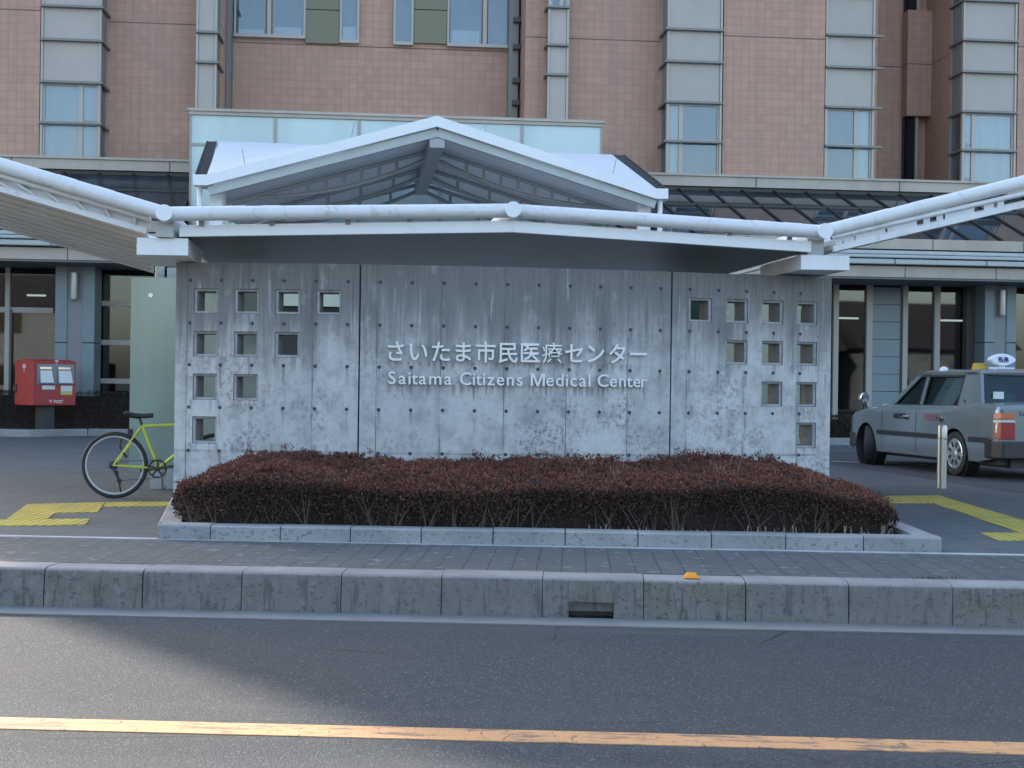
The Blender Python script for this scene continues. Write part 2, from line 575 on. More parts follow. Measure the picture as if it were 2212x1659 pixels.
MT['fin'] = mat('grey_fin_metal', (.17, .165, .155), .4, .3)
MT['frame'] = mat('pale_grey_window_metal', (.36, .325, .285), .4, .2)
MT['olive'] = mat('olive_spandrel_glass', (.15, .135, .072), .3)
MT['dark'] = mat('dark_bronze_metal', (.055, .052, .05), .4, .2)
MT['mullion'] = mat('skylight_bar_metal', (.032, .029, .028), .4, .3)
MT['bluepanel'] = mat('blue_grey_cladding', (.165, .215, .235), .45, dirt=.15)
MT['greycol'] = mat('grey_pillar_cladding', (.20, .20, .21), .5, dirt=.15)
MT['interior'] = mat('dim_interior', (.06, .06, .058), .9, dirt=.7, dscale=.5)
MT['soffit'] = mat('eave_soffit', (.15, .16, .16), .7)
MT['gsky'] = m_glass('sky_reflecting_glass', (.78, .82, .84), .045, .02)
MT['curtain'] = mat('pale_curtain', (.58, .61, .62), .8, dirt=.2, dscale=2, stretch=(6, 1, .3))
MT['room'] = mat('blue_grey_room', (.19, .21, .225), .8, dirt=.5, dscale=1.1, dcol=(.30, .32, .335))
MT['gdark'] = m_glass('dark_ground_floor_glass', (.42, .47, .48), .05)
MT['gsky2'] = m_glass('skylight_glass', (1, 1, 1), .06, .04, (.042, .048, .05), .3, .30)
MT['gmint'] = m_glass('mint_back_painted_glass', (1, 1, 1), .05, .06, (.41, .50, .485), .07)
MT['gblack'] = m_glass('black_slot_glass', (1, 1, 1), .03, .03, (.008, .010, .018))
MT['white'] = m_paint('white_steel_paint', (.74, .75, .77), .4, .18)
MT['tube'] = m_paint('weathered_white_tube_paint', (.66, .66, .67), .35, .6)
MT['roofwhite'] = mat('white_roof_membrane', (.80, .81, .84), .6, dirt=.10, dscale=.8)
MT['undersoffit'] = mat('grey_canopy_soffit', (.80, .82, .83), .6, dirt=.2, dscale=.7)
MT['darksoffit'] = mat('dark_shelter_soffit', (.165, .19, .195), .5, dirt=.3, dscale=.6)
MT['ribbed'] = mat('warm_grey_roof_deck', (.62, .615, .60), .6, dirt=.25, dscale=1)
MT['trussgrey'] = mat('grey_truss_paint', (.34, .35, .355), .5)
MT['louver'] = mat('dark_louver', (.045, .045, .048), .5)
MT['steel'] = mat('brushed_stainless_steel', (.40, .40, .39), .36, 1., dirt=.35, dscale=20, stretch=(1, 1, .1))
MT['letter'] = mat('satin_stainless_letters', (.62, .625, .635), .4, .35)
MT['frost'] = m_glass('frosted_green_glass', (1, 1, 1), .05, .12, (.29, .38, .35), .14)
MT['frost2'] = m_glass('dark_green_glass', (1, 1, 1), .04, .1, (.10, .16, .145))
MT['pale'] = mat('pale_grey_paint', (.42, .45, .44), .5, dirt=.2)
MT['rubber'] = mat('black_rubber', (.018, .018, .019), .65, bump=.3, bscale=80)
MT['blackpl'] = mat('black_plastic', (.022, .022, .024), .45)
MT['lime'] = mat('lime_yellow_frame_paint', (.50, .55, .05), .3, dirt=.1, dscale=10)
MT['alu'] = mat('silver_aluminium', (.62, .63, .65), .3, .9)
MT['rimgrey'] = mat('grey_rim_aluminium', (.40, .41, .43), .45, .5)
MT['gun'] = mat('dark_steel', (.07, .07, .075), .4, .8)
MT['chrome'] = mat('chrome', (.82, .83, .85), .08, 1.)
MT['red'] = mat('post_box_red_paint', (.38, .026, .022), .45, dirt=.15, dscale=4)
MT['redd'] = mat('post_box_front_red_paint', (.30, .018, .022), .4, dirt=.2, dscale=4)
MT['greyplate'] = mat('grey_slot_plate', (.20, .21, .22), .5)
MT['paper'] = mat('white_notice_paper', (.62, .64, .63), .6)
MT['paperg'] = mat('green_yellow_notice', (.42, .47, .12), .6)
MT['blacksteel'] = mat('black_post_paint', (.022, .024, .03), .5)
MT['taxi'] = mat('grey_green_taxi_paint', (.225, .272, .285), .16, .4)
MT['taxiglass'] = m_glass('tinted_car_glass', (.42, .54, .50), .025)
MT['amber'] = mat('amber_lens', (.50, .10, .012), .3)
MT['redlens'] = mat('red_lens', (.30, .004, .008), .35)
MT['clearlens'] = mat('clear_lens', (.45, .43, .42), .25)
MT['signwhite'] = mat('white_lamp_plastic', (.74, .76, .82), .35)
MT['blueink'] = mat('deep_blue_lettering', (.02, .028, .16), .5)
MT['dkink'] = mat('dark_green_lettering', (.02, .028, .03), .5)
MT['redink'] = mat('faded_red_lettering', (.30, .10, .11), .5)
MT['whiteink'] = mat('white_lettering', (.68, .62, .62), .5)
MT['seat'] = mat('white_seat_cover', (.52, .55, .54), .8)
MT['seatdk'] = mat('dark_green_seat', (.05, .07, .065), .8)
MT['ylamp'] = mat('yellow_lamp_plastic', (.55, .33, .03), .35)
MT['orange'] = mat('orange_reflector_plastic', (.78, .30, .02), .3)
MT['lampmetal'] = mat('grey_lamp_metal', (.40, .41, .41), .35, .6)
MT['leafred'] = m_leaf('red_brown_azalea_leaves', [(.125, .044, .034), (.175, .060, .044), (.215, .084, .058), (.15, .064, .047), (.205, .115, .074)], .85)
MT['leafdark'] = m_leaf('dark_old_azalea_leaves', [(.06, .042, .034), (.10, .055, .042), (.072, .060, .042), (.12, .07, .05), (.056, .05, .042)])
MT['leafback'] = m_leaf('brown_green_hedge_leaves', [(.038, .028, .020), (.058, .036, .026), (.045, .044, .024), (.072, .045, .03)])
MT['twig'] = mat('grey_brown_twigs', (.095, .072, .056), .8, dirt=.5, dscale=20)
MT['straw'] = mat('dry_straw', (.26, .21, .15), .8)
MT['core'] = mat('dense_dead_twigs', (.028, .020, .017), .95, dirt=.5, dscale=20, bump=.8, bscale=60)
MT['grass'] = m_leaf('weed_green', [(.06, .07, .03), (.09, .10, .04), (.10, .09, .05)])
MT['housewall'] = mat('cream_render', (.25, .28, .30), .8, dirt=.2, dscale=1)
MT['houseroof'] = mat('dark_brown_roof_tiles', (.06, .05, .048), .6, dirt=.3, dscale=3)
MT['wood'] = mat('grey_pole_concrete', (.30, .30, .29), .8)
MT['light'] = None
_k = Nt('fluorescent_tube')
_k.p.inputs['Emission Color'].default_value = (1, .97, .9, 1)
_k.p.inputs['Emission Strength'].default_value = .6
MT['light'] = _k.m

# ------------------------------------------------------------------ ground, road, kerb (road axes: s along the kerb, t away from the camera)
RA = R(-2.6)
RO = Vector((0, 8.80, 0))
ROADZ = -.255


def road_obj(o):
    o.location = RO
    o.rotation_euler = (0, 0, RA)
    return o


def sheet(name, pts, z0, z1, m, road=True):
    b = MB()
    b.prism([(x, y, z0) for x, y in pts], (0, 0, z1 - z0))
    o = b.build(name, m)
    if road: road_obj(o)
    return tag(o, kind='structure')


def rect(s0, s1, t0, t1): return [(s0, t0), (s1, t0), (s1, t1), (s0, t1)]


sheet('ground', rect(-350, 350, -350, 350), -.9, -.40, MT['forecourt'])
sheet('road', rect(-60, 60, -9.2, -.29), -.39, ROADZ, MT['asphalt'])
sheet('gutter', rect(-60, 60, -.2898, -.018), -.39, ROADZ + .006, MT['gutter'])
sheet('road_centre_line', rect(-60, 60, -3.075, -2.885), ROADZ, ROADZ + .004, MT['line'])
sheet('far_pavement', rect(-60, 60, -13, -9.2), -.39, -.1, MT['plaza'])
TP = 1.62                                            # where the footway meets the plaza
sheet('pavement', rect(-60, 60, .262, TP), -.3, 0, MT['pave'])
sheet('plaza', rect(-60, 60, TP, 34), -.3, 0.0, MT['plaza'])
sheet('flush_kerb', rect(-60, 60, TP + .02, TP + .11), -.05, .004, MT['flush'])
# taxi forecourt to the right
fa, fb = gnd(1793, 1003), gnd(2212, 1066)
fd = (fb - fa).normalized()
f0, f1 = fa - fd * 4.2, fb + fd * 1.6
b = MB()
b.prism([(f0.x, f0.y, -.02), (f1.x, f1.y, -.02), (f1.x + 30, f1.y + 2, -.02), (f1.x + 30, f0.y + 2, -.02)], (0, 0, .024))
tag(b.build('forecourt_roadway', MT['forecourt']), kind='structure')
b = MB()
l0, l1 = gnd(1800, 997, .004), gnd(2000, 1004, .004)
b.hexa([(l0.x, l0.y, .002), (l1.x, l1.y, .002), (l1.x, l1.y + .14, .002), (l0.x, l0.y + .14, .002), (l0.x, l0.y, .008), (l1.x, l1.y, .008), (l1.x, l1.y + .14, .008), (l0.x, l0.y + .14, .008)])
tag(b.build('forecourt_line', MT['flush']), kind='structure')

tag((lambda o: o)(sheet('soffit_bounce_slab', [(-4.3, 7.8), (3.0, 7.8), (3.0, 26), (-4.3, 26)], -.02, .005, MT['bounce'])), kind='structure')  # unseen pale slab added to bounce light up onto the canopy soffits

# tactile paving
zl = lambda x, y: gnd(x * .2232, 1064.3 + y * .2232)
zr = lambda x, y: gnd(1810.5 + x * .1816, 1042.4 + y * .1816)
b = MB()
for q in ([zl(265, 115), zl(1015, 97), zl(945, 193), zl(530, 198), zl(465, 257), zl(60, 262)],
          [zl(-300, 270), zl(875, 256), zl(828, 314), zl(-300, 330)],
          [zl(1022, 97), zl(1720, 87), zl(1720, 131), zl(1000, 140)]):
    b.prism([(p.x, p.y, -.01) for p in q], (0, 0, .016))
tag(b.build('tactile_paving', MT['tact']), kind='structure')
b = MB()
for q in ([zr(380, 166), zr(1190, 157), zr(2700, 600), zr(2160, 600), zr(1130, 245), zr(600, 245), zr(380, 230)],
          [zr(1690, 603), zr(2800, 603), zr(2800, 693), zr(1905, 693)]):
    b.prism([(p.x, p.y, -.01) for p in q], (0, 0, .016))
tag(b.build('tactile_paving', MT['tact']), kind='structure')

# road kerb: one block after another
kerb = thing('road_kerb', None, None, RO, RA)
tag(kerb, kind='structure')
KP = [(-.016, -.27), (-.004, -.045), (.004, -.020), (.022, -.006), (.05, 0), (.255, 0), (.255, -.27)]
K0, KL = .209, .640
for i in range(-12, 13):
    s0, s1 = K0 + KL * (i - 1) + .003, K0 + KL * i - .003 + random.uniform(-.002, .002)
    dz, dt = random.uniform(-.004, .003), random.uniform(-.004, .004)
    b = MB()
    if i == 1:                                       # the block with the drain inlet
        h0, h1 = s0 + .165, s0 + .165 + .285
        hp = [(-.010, -.150), (-.004, -.045), (.004, -.020), (.022, -.006), (.05, 0), (.255, 0), (.255, -.27), (.20, -.27), (.19, -.216), (.030, -.214), (.022, -.19), (.006, -.165)]
        b.prism([(s0, t, z) for t, z in KP], (h0 - s0, 0, 0))
        b.prism([(h1, t, z) for t, z in KP], (s1 - h1, 0, 0))
        b.prism([(h0, t, z) for t, z in hp], (h1 - h0, 0, 0))
    else:
        b.prism([(s0, t + dt, z + dz) for t, z in KP], (s1 - s0, 0, 0))
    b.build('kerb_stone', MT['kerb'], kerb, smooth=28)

# orange reflector on the kerb
p = gnd(1488, 1243, .0)
b = MB()
b.box(-.052, .052, -.045, .045, 0, .008)
b.hexa([(-.045, -.04, .008), (.045, -.04, .008), (.045, .04, .008), (-.045, .04, .008), (-.026, -.018, .034), (.026, -.018, .034), (.026, .018, .034), (-.026, .018, .034)])
o = b.build('kerb_reflector', MT['orange'], bevel=.004)
o.location = (p.x, 8.80 + math.tan(RA) * p.x + .10, .001)
o.rotation_euler = (0, 0, RA)
tag(o, 'small orange raised reflector stuck on the top of the road kerb', 'reflector')

# ------------------------------------------------------------------ planter: kerb stones round the hedge
pl, pr = gnd(338, 1165), gnd(2035, 1194)
plx = [338, 456, 609, 762, 916, 1072, 1228, 1385, 1543, 1702, 1868, 2035]
PH = .115
planter = thing('planter', 'low bed edged with pale concrete kerb stones below the sign wall', 'planter', (0, 0, 0))
pd = (pr - pl)
pn = Vector((-pd.y, pd.x, 0)).normalized()
fr = lambda x: (x - 338) / (2035 - 338)
prof = [(0, -.02), (.002, PH - .014), (.016, PH), (.175, PH), (.175, -.02)]
for a, c in zip(plx[:-1], plx[1:]):
    pa = pl + pd * fr(a) + pd.normalized() * .004
    pc = pl + pd * fr(c) - pd.normalized() * .004
    dz = random.uniform(-.003, .003)
    b = MB()
    b.prism([(pa.x + pn.x * t, pa.y + pn.y * t, z + dz) for t, z in prof], pc - pa)
    b.build('kerb_stone', MT['kerb2'], planter, smooth=28)
WCX, WCY, WR = -1.685, 26.87, 13.6                   # axis and radius of the curved sign wall


def wall_pt(u, d=0.0, z=0.0):
    """point at arc length u, d metres in front of the face"""
    a = u / WR
    return Vector((WCX + (WR + d) * math.sin(a), WCY - (WR + d) * math.cos(a), z))


U0, U1, WTOP, WTH = -1.562, 5.056, 2.345, .25
for side, (q0, q1) in enumerate(((pl, wall_pt(U0, .02)), (pr, Vector((3.33, 13.95, 0))))):
    d = (q1 - q0)
    L = d.length
    d.normalize()
    nrm = Vector((-d.y, d.x, 0)) * (1 if side else -1)
    s = .18
    while s < L - .05:
        e = min(s + .545, L)
        b = MB()
        a0 = q0 + d * s
        b.prism([(a0.x + nrm.x * t, a0.y + nrm.y * t, z) for t, z in prof], d * (e - s - .008))
        b.build('kerb_stone', MT['kerb2'], planter, smooth=28)
        s = e
b = MB()
n_ = 24
rows = []
for j in range(10):
    t = j / 9
    row = []
    for i in range(n_ + 1):
        f = i / n_
        A = pl + pd * f + pn * .17
        A.x += .16 * (1 - f) - .16 * f
        Wp = wall_pt(U0 + (U1 - U0) * f, .02)
        q = A.lerp(Wp, t)
        row.append((q.x, q.y, .075 + .02 * math.sin(i * 1.7 + j * 2.3)))
    rows.append(row)
b.grid(rows)
b.build('soil', MT['earth'], planter, smooth=60)

# ------------------------------------------------------------------ the curved concrete sign wall
wall = thing('sign_wall', 'long curved grey concrete wall with square holes and silver raised lettering', 'sign wall', (0, 0, 0))
ZR = [(1.858, 2.096), (1.445, 1.688), (1.029, 1.280), (.610, .869)]
UL = [-1.383, -.985, -.588, -.192]
UR = [3.462, 3.858, 4.254, 4.650]
HW = .238
HOLES = [(UL[c], r) for r in range(4) for c in range(4 - r)] + [(UR[c], r) for r in range(4) for c in range(r, 4)]
CONEZ = [2.176, 1.766, 1.365, .957, .540]
J1, J2 = .222, 3.277


def wall_panel(ua, ub, holes, cones):
    b = MB()
    us = {ua, ub}
    zs = {-.05, WTOP}
    for u, r in holes:
        us |= {u, u + HW}
        zs |= set(ZR[r])
    k = int((ub - ua) / .12)
    us |= {round(ua + (ub - ua) * i / k, 4) for i in range(k + 1)}
    us = sorted(us)
    us = [u for i, u in enumerate(us) if i == 0 or u - us[i - 1] > 1e-4]
    zs = sorted(zs)
    inhole = lambda u, z: any(h - 1e-6 < u < h + HW + 1e-6 and ZR[r][0] < z < ZR[r][1] for h, r in holes)
    for i in range(len(us) - 1):
        for j in range(len(zs) - 1):
            if inhole((us[i] + us[i + 1]) / 2, (zs[j] + zs[j + 1]) / 2): continue
            for d in (0, -WTH):
                b.add([wall_pt(us[i], d, zs[j]), wall_pt(us[i + 1], d, zs[j]), wall_pt(us[i + 1], d, zs[j + 1]), wall_pt(us[i], d, zs[j + 1])], [(0, 1, 2, 3)] if d == 0 else [(3, 2, 1, 0)])
    for i in range(len(us) - 1):                     # top
        b.add([wall_pt(us[i], 0, WTOP), wall_pt(us[i + 1], 0, WTOP), wall_pt(us[i + 1], -WTH, WTOP), wall_pt(us[i], -WTH, WTOP)], [(0, 1, 2, 3)])
    for u in (ua, ub):
        q = [wall_pt(u, 0, -.05), wall_pt(u, 0, WTOP), wall_pt(u, -WTH, WTOP), wall_pt(u, -WTH, -.05)]
        b.add(q, [(0, 1, 2, 3)] if u == ua else [(3, 2, 1, 0)])
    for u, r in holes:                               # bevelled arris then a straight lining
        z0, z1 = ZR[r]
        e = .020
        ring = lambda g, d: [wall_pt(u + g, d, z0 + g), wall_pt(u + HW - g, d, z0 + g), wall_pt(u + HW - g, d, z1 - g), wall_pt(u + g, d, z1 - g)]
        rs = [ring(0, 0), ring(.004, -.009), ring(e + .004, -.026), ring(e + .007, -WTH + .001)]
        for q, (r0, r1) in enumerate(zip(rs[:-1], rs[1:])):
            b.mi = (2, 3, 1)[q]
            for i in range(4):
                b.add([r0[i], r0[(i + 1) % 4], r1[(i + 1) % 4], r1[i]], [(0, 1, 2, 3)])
    b.mi = 2
    for u in cones:                                  # plugged tie holes
        for z in CONEZ:
            if inhole(u, z): continue
            a = [wall_pt(u + .018 * math.cos(t), .0016, z + .018 * math.sin(t)) for t in [2 * math.pi * i / 14 for i in range(14)]]
            c = [wall_pt(u + .013 * math.cos(t), .0012, z + .013 * math.sin(t)) for t in [2 * math.pi * i / 14 for i in range(14)]]
            b.add(a + c, [(i, (i + 1) % 14, 14 + (i + 1) % 14, 14 + i) for i in range(14)] + [tuple(range(14, 28))])
    b.mi = 0
    cu = lambda co: (WR * math.atan2(co[0] - WCX, WCY - co[1]), co[2])
    return b.build('wall_panel', [MT['conc'], MT['reveal'], MT['grout'], MT['arris']], wall, fix=False, uv=cu)


CU = [-1.42 + .3055 * i for i in range(21)]
wall_panel(U0, J1 - .008, [h for h in HOLES if h[0] < 0], [c for c in CU if c < J1])
wall_panel(J1 + .008, J2 - .008, [], [c for c in CU if J1 + .05 < c < J2 - .05])
wall_panel(J2 + .008, U1, [h for h in HOLES if h[0] > 3], [c for c in CU if c > J2 + .05 and c < U1 - .06])
b = MB()
for u in (J1, J2):
    q = [wall_pt(u - .008, -.02, -.05), wall_pt(u + .008, -.02, -.05), wall_pt(u + .008, -.02, WTOP - .005), wall_pt(u - .008, -.02, WTOP - .005)]
    b.prism(q, wall_pt(u, -.2) - wall_pt(u, -.02))
b.build('joint_filler', MT['gap'], wall)


def glyph(ch, size, bold, depth):
    cv = bpy.data.curves.new('letter', 'FONT')
    cv.body, cv.size, cv.offset, cv.extrude, cv.resolution_u = ch, size, bold * size, depth / 2, 4
    o = bpy.data.objects.new('letter', cv)
    COL.objects.link(o)
    bpy.context.view_layer.update()
    me = bpy.data.meshes.new_from_object(o.evaluated_get(bpy.context.evaluated_depsgraph_get()))
    bpy.data.objects.remove(o)
    bpy.data.curves.remove(cv)
    return me


def glyph_m(size, depth):
    b = MB()
    b.prism([(x * size, y * size, -depth / 2) for x, y in ((0, -.01), (0, .70), (.19, .70), (.40, .16), (.61, .70), (.80, .70), (.80, -.01), (.675, -.01), (.675, .54), (.46, -.01), (.34, -.01), (.125, .54), (.125, -.01))], (0, 0, depth))
    me = bpy.data.meshes.new('letter')
    me.from_pydata(b.v, [], b.f)
    return me


def ext(me):
    xs = [v.co.x for v in me.vertices]
    return min(xs), max(xs)


def wall_letter(me, u, z, sx=1.0):
    """bend a flat glyph mesh onto the wall, standing 35 mm off it"""
    for v in me.vertices:
        v.co = wall_pt(u + v.co.x * sx, .030 + v.co.z, z + v.co.y)
    me.materials.append(MT['letter'])
    o = bpy.data.objects.new('letter', me)
    COL.objects.link(o)
    o.parent = wall


EM = .214
for i, ch in enumerate('さいたま市民医療センター'):
    me = glyph(ch, EM, .002 if ch == '療' else .011, .02)
    a, c = ext(me)
    uc = .483 + .09 + i * (2.535 - .18) / 11
    for v in me.vertices: v.co.x -= (a + c) / 2
    wall_letter(me, uc, 1.438 + .0008 * i, .97)
for word, ua, ub in (('Saitama', .486, 1.117), ('Citizens', 1.18, 1.803), ('Medical', 1.862, 2.463), ('Center', 2.52, 3.02)):
    ms = [glyph_m(.172, .02) if ch == 'M' else glyph(ch, .172, .009, .02) for ch in word]
    adv = {'S': .61, 'a': .545, 'i': .25, 't': .33, 'm': .86, 'C': .70, 'z': .53, 'e': .56, 'n': .57, 's': .52, 'M': .86, 'd': .59, 'c': .54, 'l': .25, 'r': .36}
    tot = sum(adv[ch] for ch in word)
    x = ua
    for ch, me in zip(word, ms):
        w = adv[ch] / tot * (ub - ua)
        a, c = ext(me)
        for v in me.vertices: v.co.x -= (a + c) / 2
        wall_letter(me, x + w / 2, 1.206)
        x += w

# ------------------------------------------------------------------ the azalea hedge in front of the wall
def noise2(x, y):
    return (np.sin(x * 2.1 + 1.3 * np.sin(y * 1.7)) + np.sin(x * 4.7 + y * 2.9 + 1) * .5 + np.sin(x * 9.3 - y * 7.7) * .3 + np.sin(x * 17 + y * 13) * .15) / 1.95


def wall_y(x): return WCY - np.sqrt(WR ** 2 - (x - WCX) ** 2)


HX0, HX1 = -2.68, 3.07
def hedge_front(x):
    return 10.70 + .05 * np.sin(x * 3.1) + .03 * np.sin(x * 8.3) + .55 * np.clip((-2.1 - x) / .7, 0, 1) ** 2 + .45 * np.clip((x - 2.55) / .6, 0, 1) ** 2.2


def hedge_top(x, y):
    yf, yb = hedge_front(x), wall_y(x) - .03
    h = .490 + .036 * noise2(x * .8, y) + .035 * np.exp(-((x - 1.9) / .4) ** 2) + .03 * np.exp(-((x + 2.0) / .5) ** 2)
    h = h + .05 * np.clip((y - yf) / 2.0, 0, 1) - .05 * np.exp(-((x - 1.25) / .25) ** 2) * np.clip((y - yf) / 2, 0, 1)
    ed = np.clip((y - yf) / .22, 0, 1)
    h = h * (.87 + .13 * np.sqrt(ed))
    l = np.clip((x - HX0) / .45, 0, 1)
    r = np.clip((HX1 - x) / .75, 0, 1)
    return h * (.62 + .38 * np.sqrt(1 - (1 - l) ** 2)) * (.50 + .50 * np.sqrt(1 - (1 - r) ** 2))


hedge = thing('hedge', 'clipped hedge of reddish brown leaves in the kerbed bed before the concrete wall', 'hedge', (0, 0, 0))
b = MB()
rows = []
nx = 90
for j in range(16):
    row = []
    for i in range(nx + 1):
        x = HX0 + .06 + (HX1 - HX0 - .12) * i / nx
        yf, yb = float(hedge_front(np.float64(x))) + .10, float(wall_y(np.float64(x))) - .04
        if j < 5:
            t = j / 4
            y = yf + .05 - .05 * t
            z = .07 + (float(hedge_top(np.float64(x), np.float64(yf + .02))) - .11 - .07) * t
        else:
            t = (j - 4) / 11
            y = yf + (yb - yf) * t
            z = float(hedge_top(np.float64(x), np.float64(y))) - .055
        row.append((x, y, max(z, .06)))
    rows.append(row)
b.grid(rows)
b.build('core', MT['core'], hedge, smooth=60)
# leaves of the clipped top, in rosettes at the shoot tips
m = 12500
x = rng.uniform(HX0, HX1, m)
y = hedge_front(x) + (wall_y(x) - .02 - hedge_front(x)) * rng.beta(.95, 1.25, m)
zt = hedge_top(x, y)
clump = noise2(x * 7.3, y * 7.9)
z = zt - .052 + .030 * clump + rng.normal(0, .011, m)
K_ = 6
n = m * K_
rep_ = lambda a_: np.repeat(a_, K_)
az = rng.uniform(0, 2 * math.pi, n)
el = rng.uniform(.25, 1.25, n)
nz = np.stack([np.cos(az) * np.cos(el), np.sin(az) * np.cos(el), np.sin(el)], 1)
cx3 = np.stack([rep_(x), rep_(y), rep_(z)], 1) + rng.normal(0, .004, (n, 3))
v1, q1 = leaf_quads(cx3, nz, .034, .0135, .18)
mi1 = rep_((rng.random(m) < .08).astype(int))
# leaves of the front and the ends, thinner towards the ground
n = 30000
x = rng.uniform(HX0 - .01, HX1 + .01, n)
t = np.clip(rng.beta(1.7, 1.0, n), 0, 1)
y = hedge_front(x) + rng.gamma(1.3, .045, n) - .02 + .10 * (1 - t)
z = .10 + (hedge_top(x, hedge_front(x) + .03) - .125) * t
nz = np.stack([rng.normal(0, .3, n), -np.ones(n), rng.normal(.4, .3, n)], 1)
keep = ~((x > .2) & (t < .42) & (rng.random(n) < .5))
x, y, z, t, nz = x[keep], y[keep], z[keep], t[keep], nz[keep]
n = len(x)
v2, q2 = leaf_quads(np.stack([x, y, z], 1), nz, .028, .013, .8)
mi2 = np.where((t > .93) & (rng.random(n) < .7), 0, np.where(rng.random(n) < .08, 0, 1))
n = 7000
sd = rng.random(n) < .5
t = rng.beta(1.5, 1, n)
x = np.where(sd, HX0 + .03, HX1 - .03)
y = hedge_front(x) + (wall_y(x) - hedge_front(x)) * rng.random(n)
zt = hedge_top(np.clip(x, HX0 + .05, HX1 - .05), y)
x = x + np.where(sd, -1, 1) * (.06 * np.sin(y * 5) + rng.normal(0, .03, n)) - np.where(sd, 0, .16 * (1 - t))
z = .10 + (zt - .12) * t
nz = np.stack([np.where(sd, -1., 1.), rng.normal(-.3, .3, n), rng.normal(.4, .3, n)], 1)
v3, q3 = leaf_quads(np.stack([x, y, z], 1), nz, .028, .013, .8)
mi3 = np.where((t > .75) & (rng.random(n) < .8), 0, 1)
# sprigs that escaped the shears along the wall
sp = []
for _ in range(34):
    sx_ = rng.uniform(HX0 + .2, HX1 - .3)
    sy_ = wall_y(sx_) - rng.uniform(.05, .9)
    hh = rng.uniform(.02, .07)
    zz = hedge_top(np.float64(sx_), np.float64(sy_))
    m_ = rng.integers(14, 30)
    sp.append(np.stack([sx_ + rng.normal(0, .03, m_), sy_ + rng.normal(0, .03, m_), zz - .02 + hh * rng.random(m_)], 1))
sp = np.concatenate(sp)
v4, q4 = leaf_quads(sp, np.tile([0, 0, 1.], (len(sp), 1)), .030, .013, .8)
mi4 = (rng.random(len(sp)) < .35).astype(int)
V = np.concatenate([v1, v2, v3, v4])
Q, off = [], 0
for vv, qq in ((v1, q1), (v2, q2), (v3, q3), (v4, q4)):
    Q.append(qq + off)
    off += len(vv)
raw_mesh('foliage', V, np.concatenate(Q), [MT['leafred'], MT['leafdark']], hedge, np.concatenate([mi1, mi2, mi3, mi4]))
b = MB()
for _ in range(95):
    x = random.uniform(HX0 + .1, HX1 - .1)
    y = float(hedge_front(np.float64(x))) + random.uniform(.03, .22)
    for _k2 in range(random.choice((1, 2, 2, 3))):
        lean = random.uniform(-.16, .16)
        h = random.uniform(.16, .33)
        b.tube([(x, y, .07), (x + lean * .4, y - random.uniform(-.02, .03), .07 + h * .45), (x + lean, y - random.uniform(0, .06), .07 + h)], [random.uniform(.004, .007), .004, .002], 5)
        if random.random() < .6:
            b.tube([(x + lean * .4, y, .07 + h * .45), (x + lean * .4 - lean * .7, y - .02, .07 + h * .95)], [.003, .0015], 4)
b.mi = 1
for _ in range(55):                                  # cut stubs and dry straws
    x = random.uniform(.6, HX1 - .02)
    y = float(hedge_front(np.float64(x))) + random.uniform(-.02, .06)
    b.tube([(x, y, .07), (x + random.uniform(-.02, .02), y, .07 + random.uniform(.03, .09))], [.006, .004], 5)
for _ in range(26):
    x = random.uniform(.5, HX1 - .4)
    y = random.uniform(11.0, 12.6)
    z = float(hedge_top(np.float64(x), np.float64(y)))
    b.tube([(x, y, z - .05), (x + random.uniform(-.03, .03), y, z + random.uniform(.01, .07))], [.003, .0015], 4)
tag(b.build('branches', [MT['twig'], MT['straw']], hedge, smooth=60), kind='stuff')

# weeds in the paving joints
def tuft(px, py, n, sp, h):
    p = gnd(px, py)
    pts = np.stack([p.x + rng.normal(0, sp, n), p.y + rng.normal(0, sp * .25, n), np.zeros(n)], 1)
    v, q = leaf_quads(pts, np.tile([0, 0, 1.], (n, 1)), h, .006, .5)
    o = raw_mesh('weed_tuft', v, q, [MT['grass']])
    return o
tag(tuft(2010, 1251, 60, .08, .025), 'sparse green weeds along the back of the road kerb', 'weeds')
tag(tuft(1886, 1174, 60, .03, .05), 'small weed at the foot of the planter kerb near its right corner', 'weeds')
tag(tuft(480, 1149, 40, .04, .03), 'tiny yellowed weed in the plaza joint left of the planter', 'weeds')

# ------------------------------------------------------------------ the hospital
H = thing('hospital_building', 'large terracotta tiled hospital with grey window bays and sloping glass eaves', 'hospital', (0, BY, 0), BA)
Z1, ZC0, ZTOP = 6.31, 6.02, 26.0


def hbox(name, m, *boxes, parent=None, bevel=None):
    b = MB()
    for q in boxes: b.box(*q)
    return b.build(name, m, parent or H, bevel=bevel)


bu = lambda px, py, v: B(px, py, v)[0]
bz = lambda px, py, v: B(px, py, v)[1]
uL1a, uL1b = bu(87, 200, -.8), bu(217, 200, -.8)
uLw = bu(421, 200, 0)
uL2a, uL2b = bu(423, 120, -.8), bu(468, 120, -.8)
uRec0, uRec1 = bu(493, 150, 1.6), bu(1121, 150, 1.6)
uC0, uC1 = bu(1183, 150, -.4), bu(1228, 150, -.4)
uD0, uD1 = bu(1440, 250, -.8), bu(1559, 250, -.8)
uE0, uE1 = bu(1783, 200, -.8), bu(1889, 200, -.8)
uS0, uS1 = bu(1955, 200, .75), bu(1975, 300, .75)
uF0, uF1 = bu(2080, 200, -.8), bu(2196, 200, -.8)
UEND = -22.7
hbox('wall', MT['tile'], (UEND, uL1a - .02, -.8, -.002, ZC0, ZTOP), (UEND, uRec0, 0, 12, ZC0, ZTOP))
hbox('wall', MT['tile'], (uRec0 + .002, uRec1 - .002, 1.6, 12, ZC0, ZTOP))
hbox('wall', MT['tile'], (uRec1, uE1 + .35, 0, 12, ZC0, ZTOP), (uD1 + .03, uE0 - .02, -.8, -.002, ZC0, ZTOP))
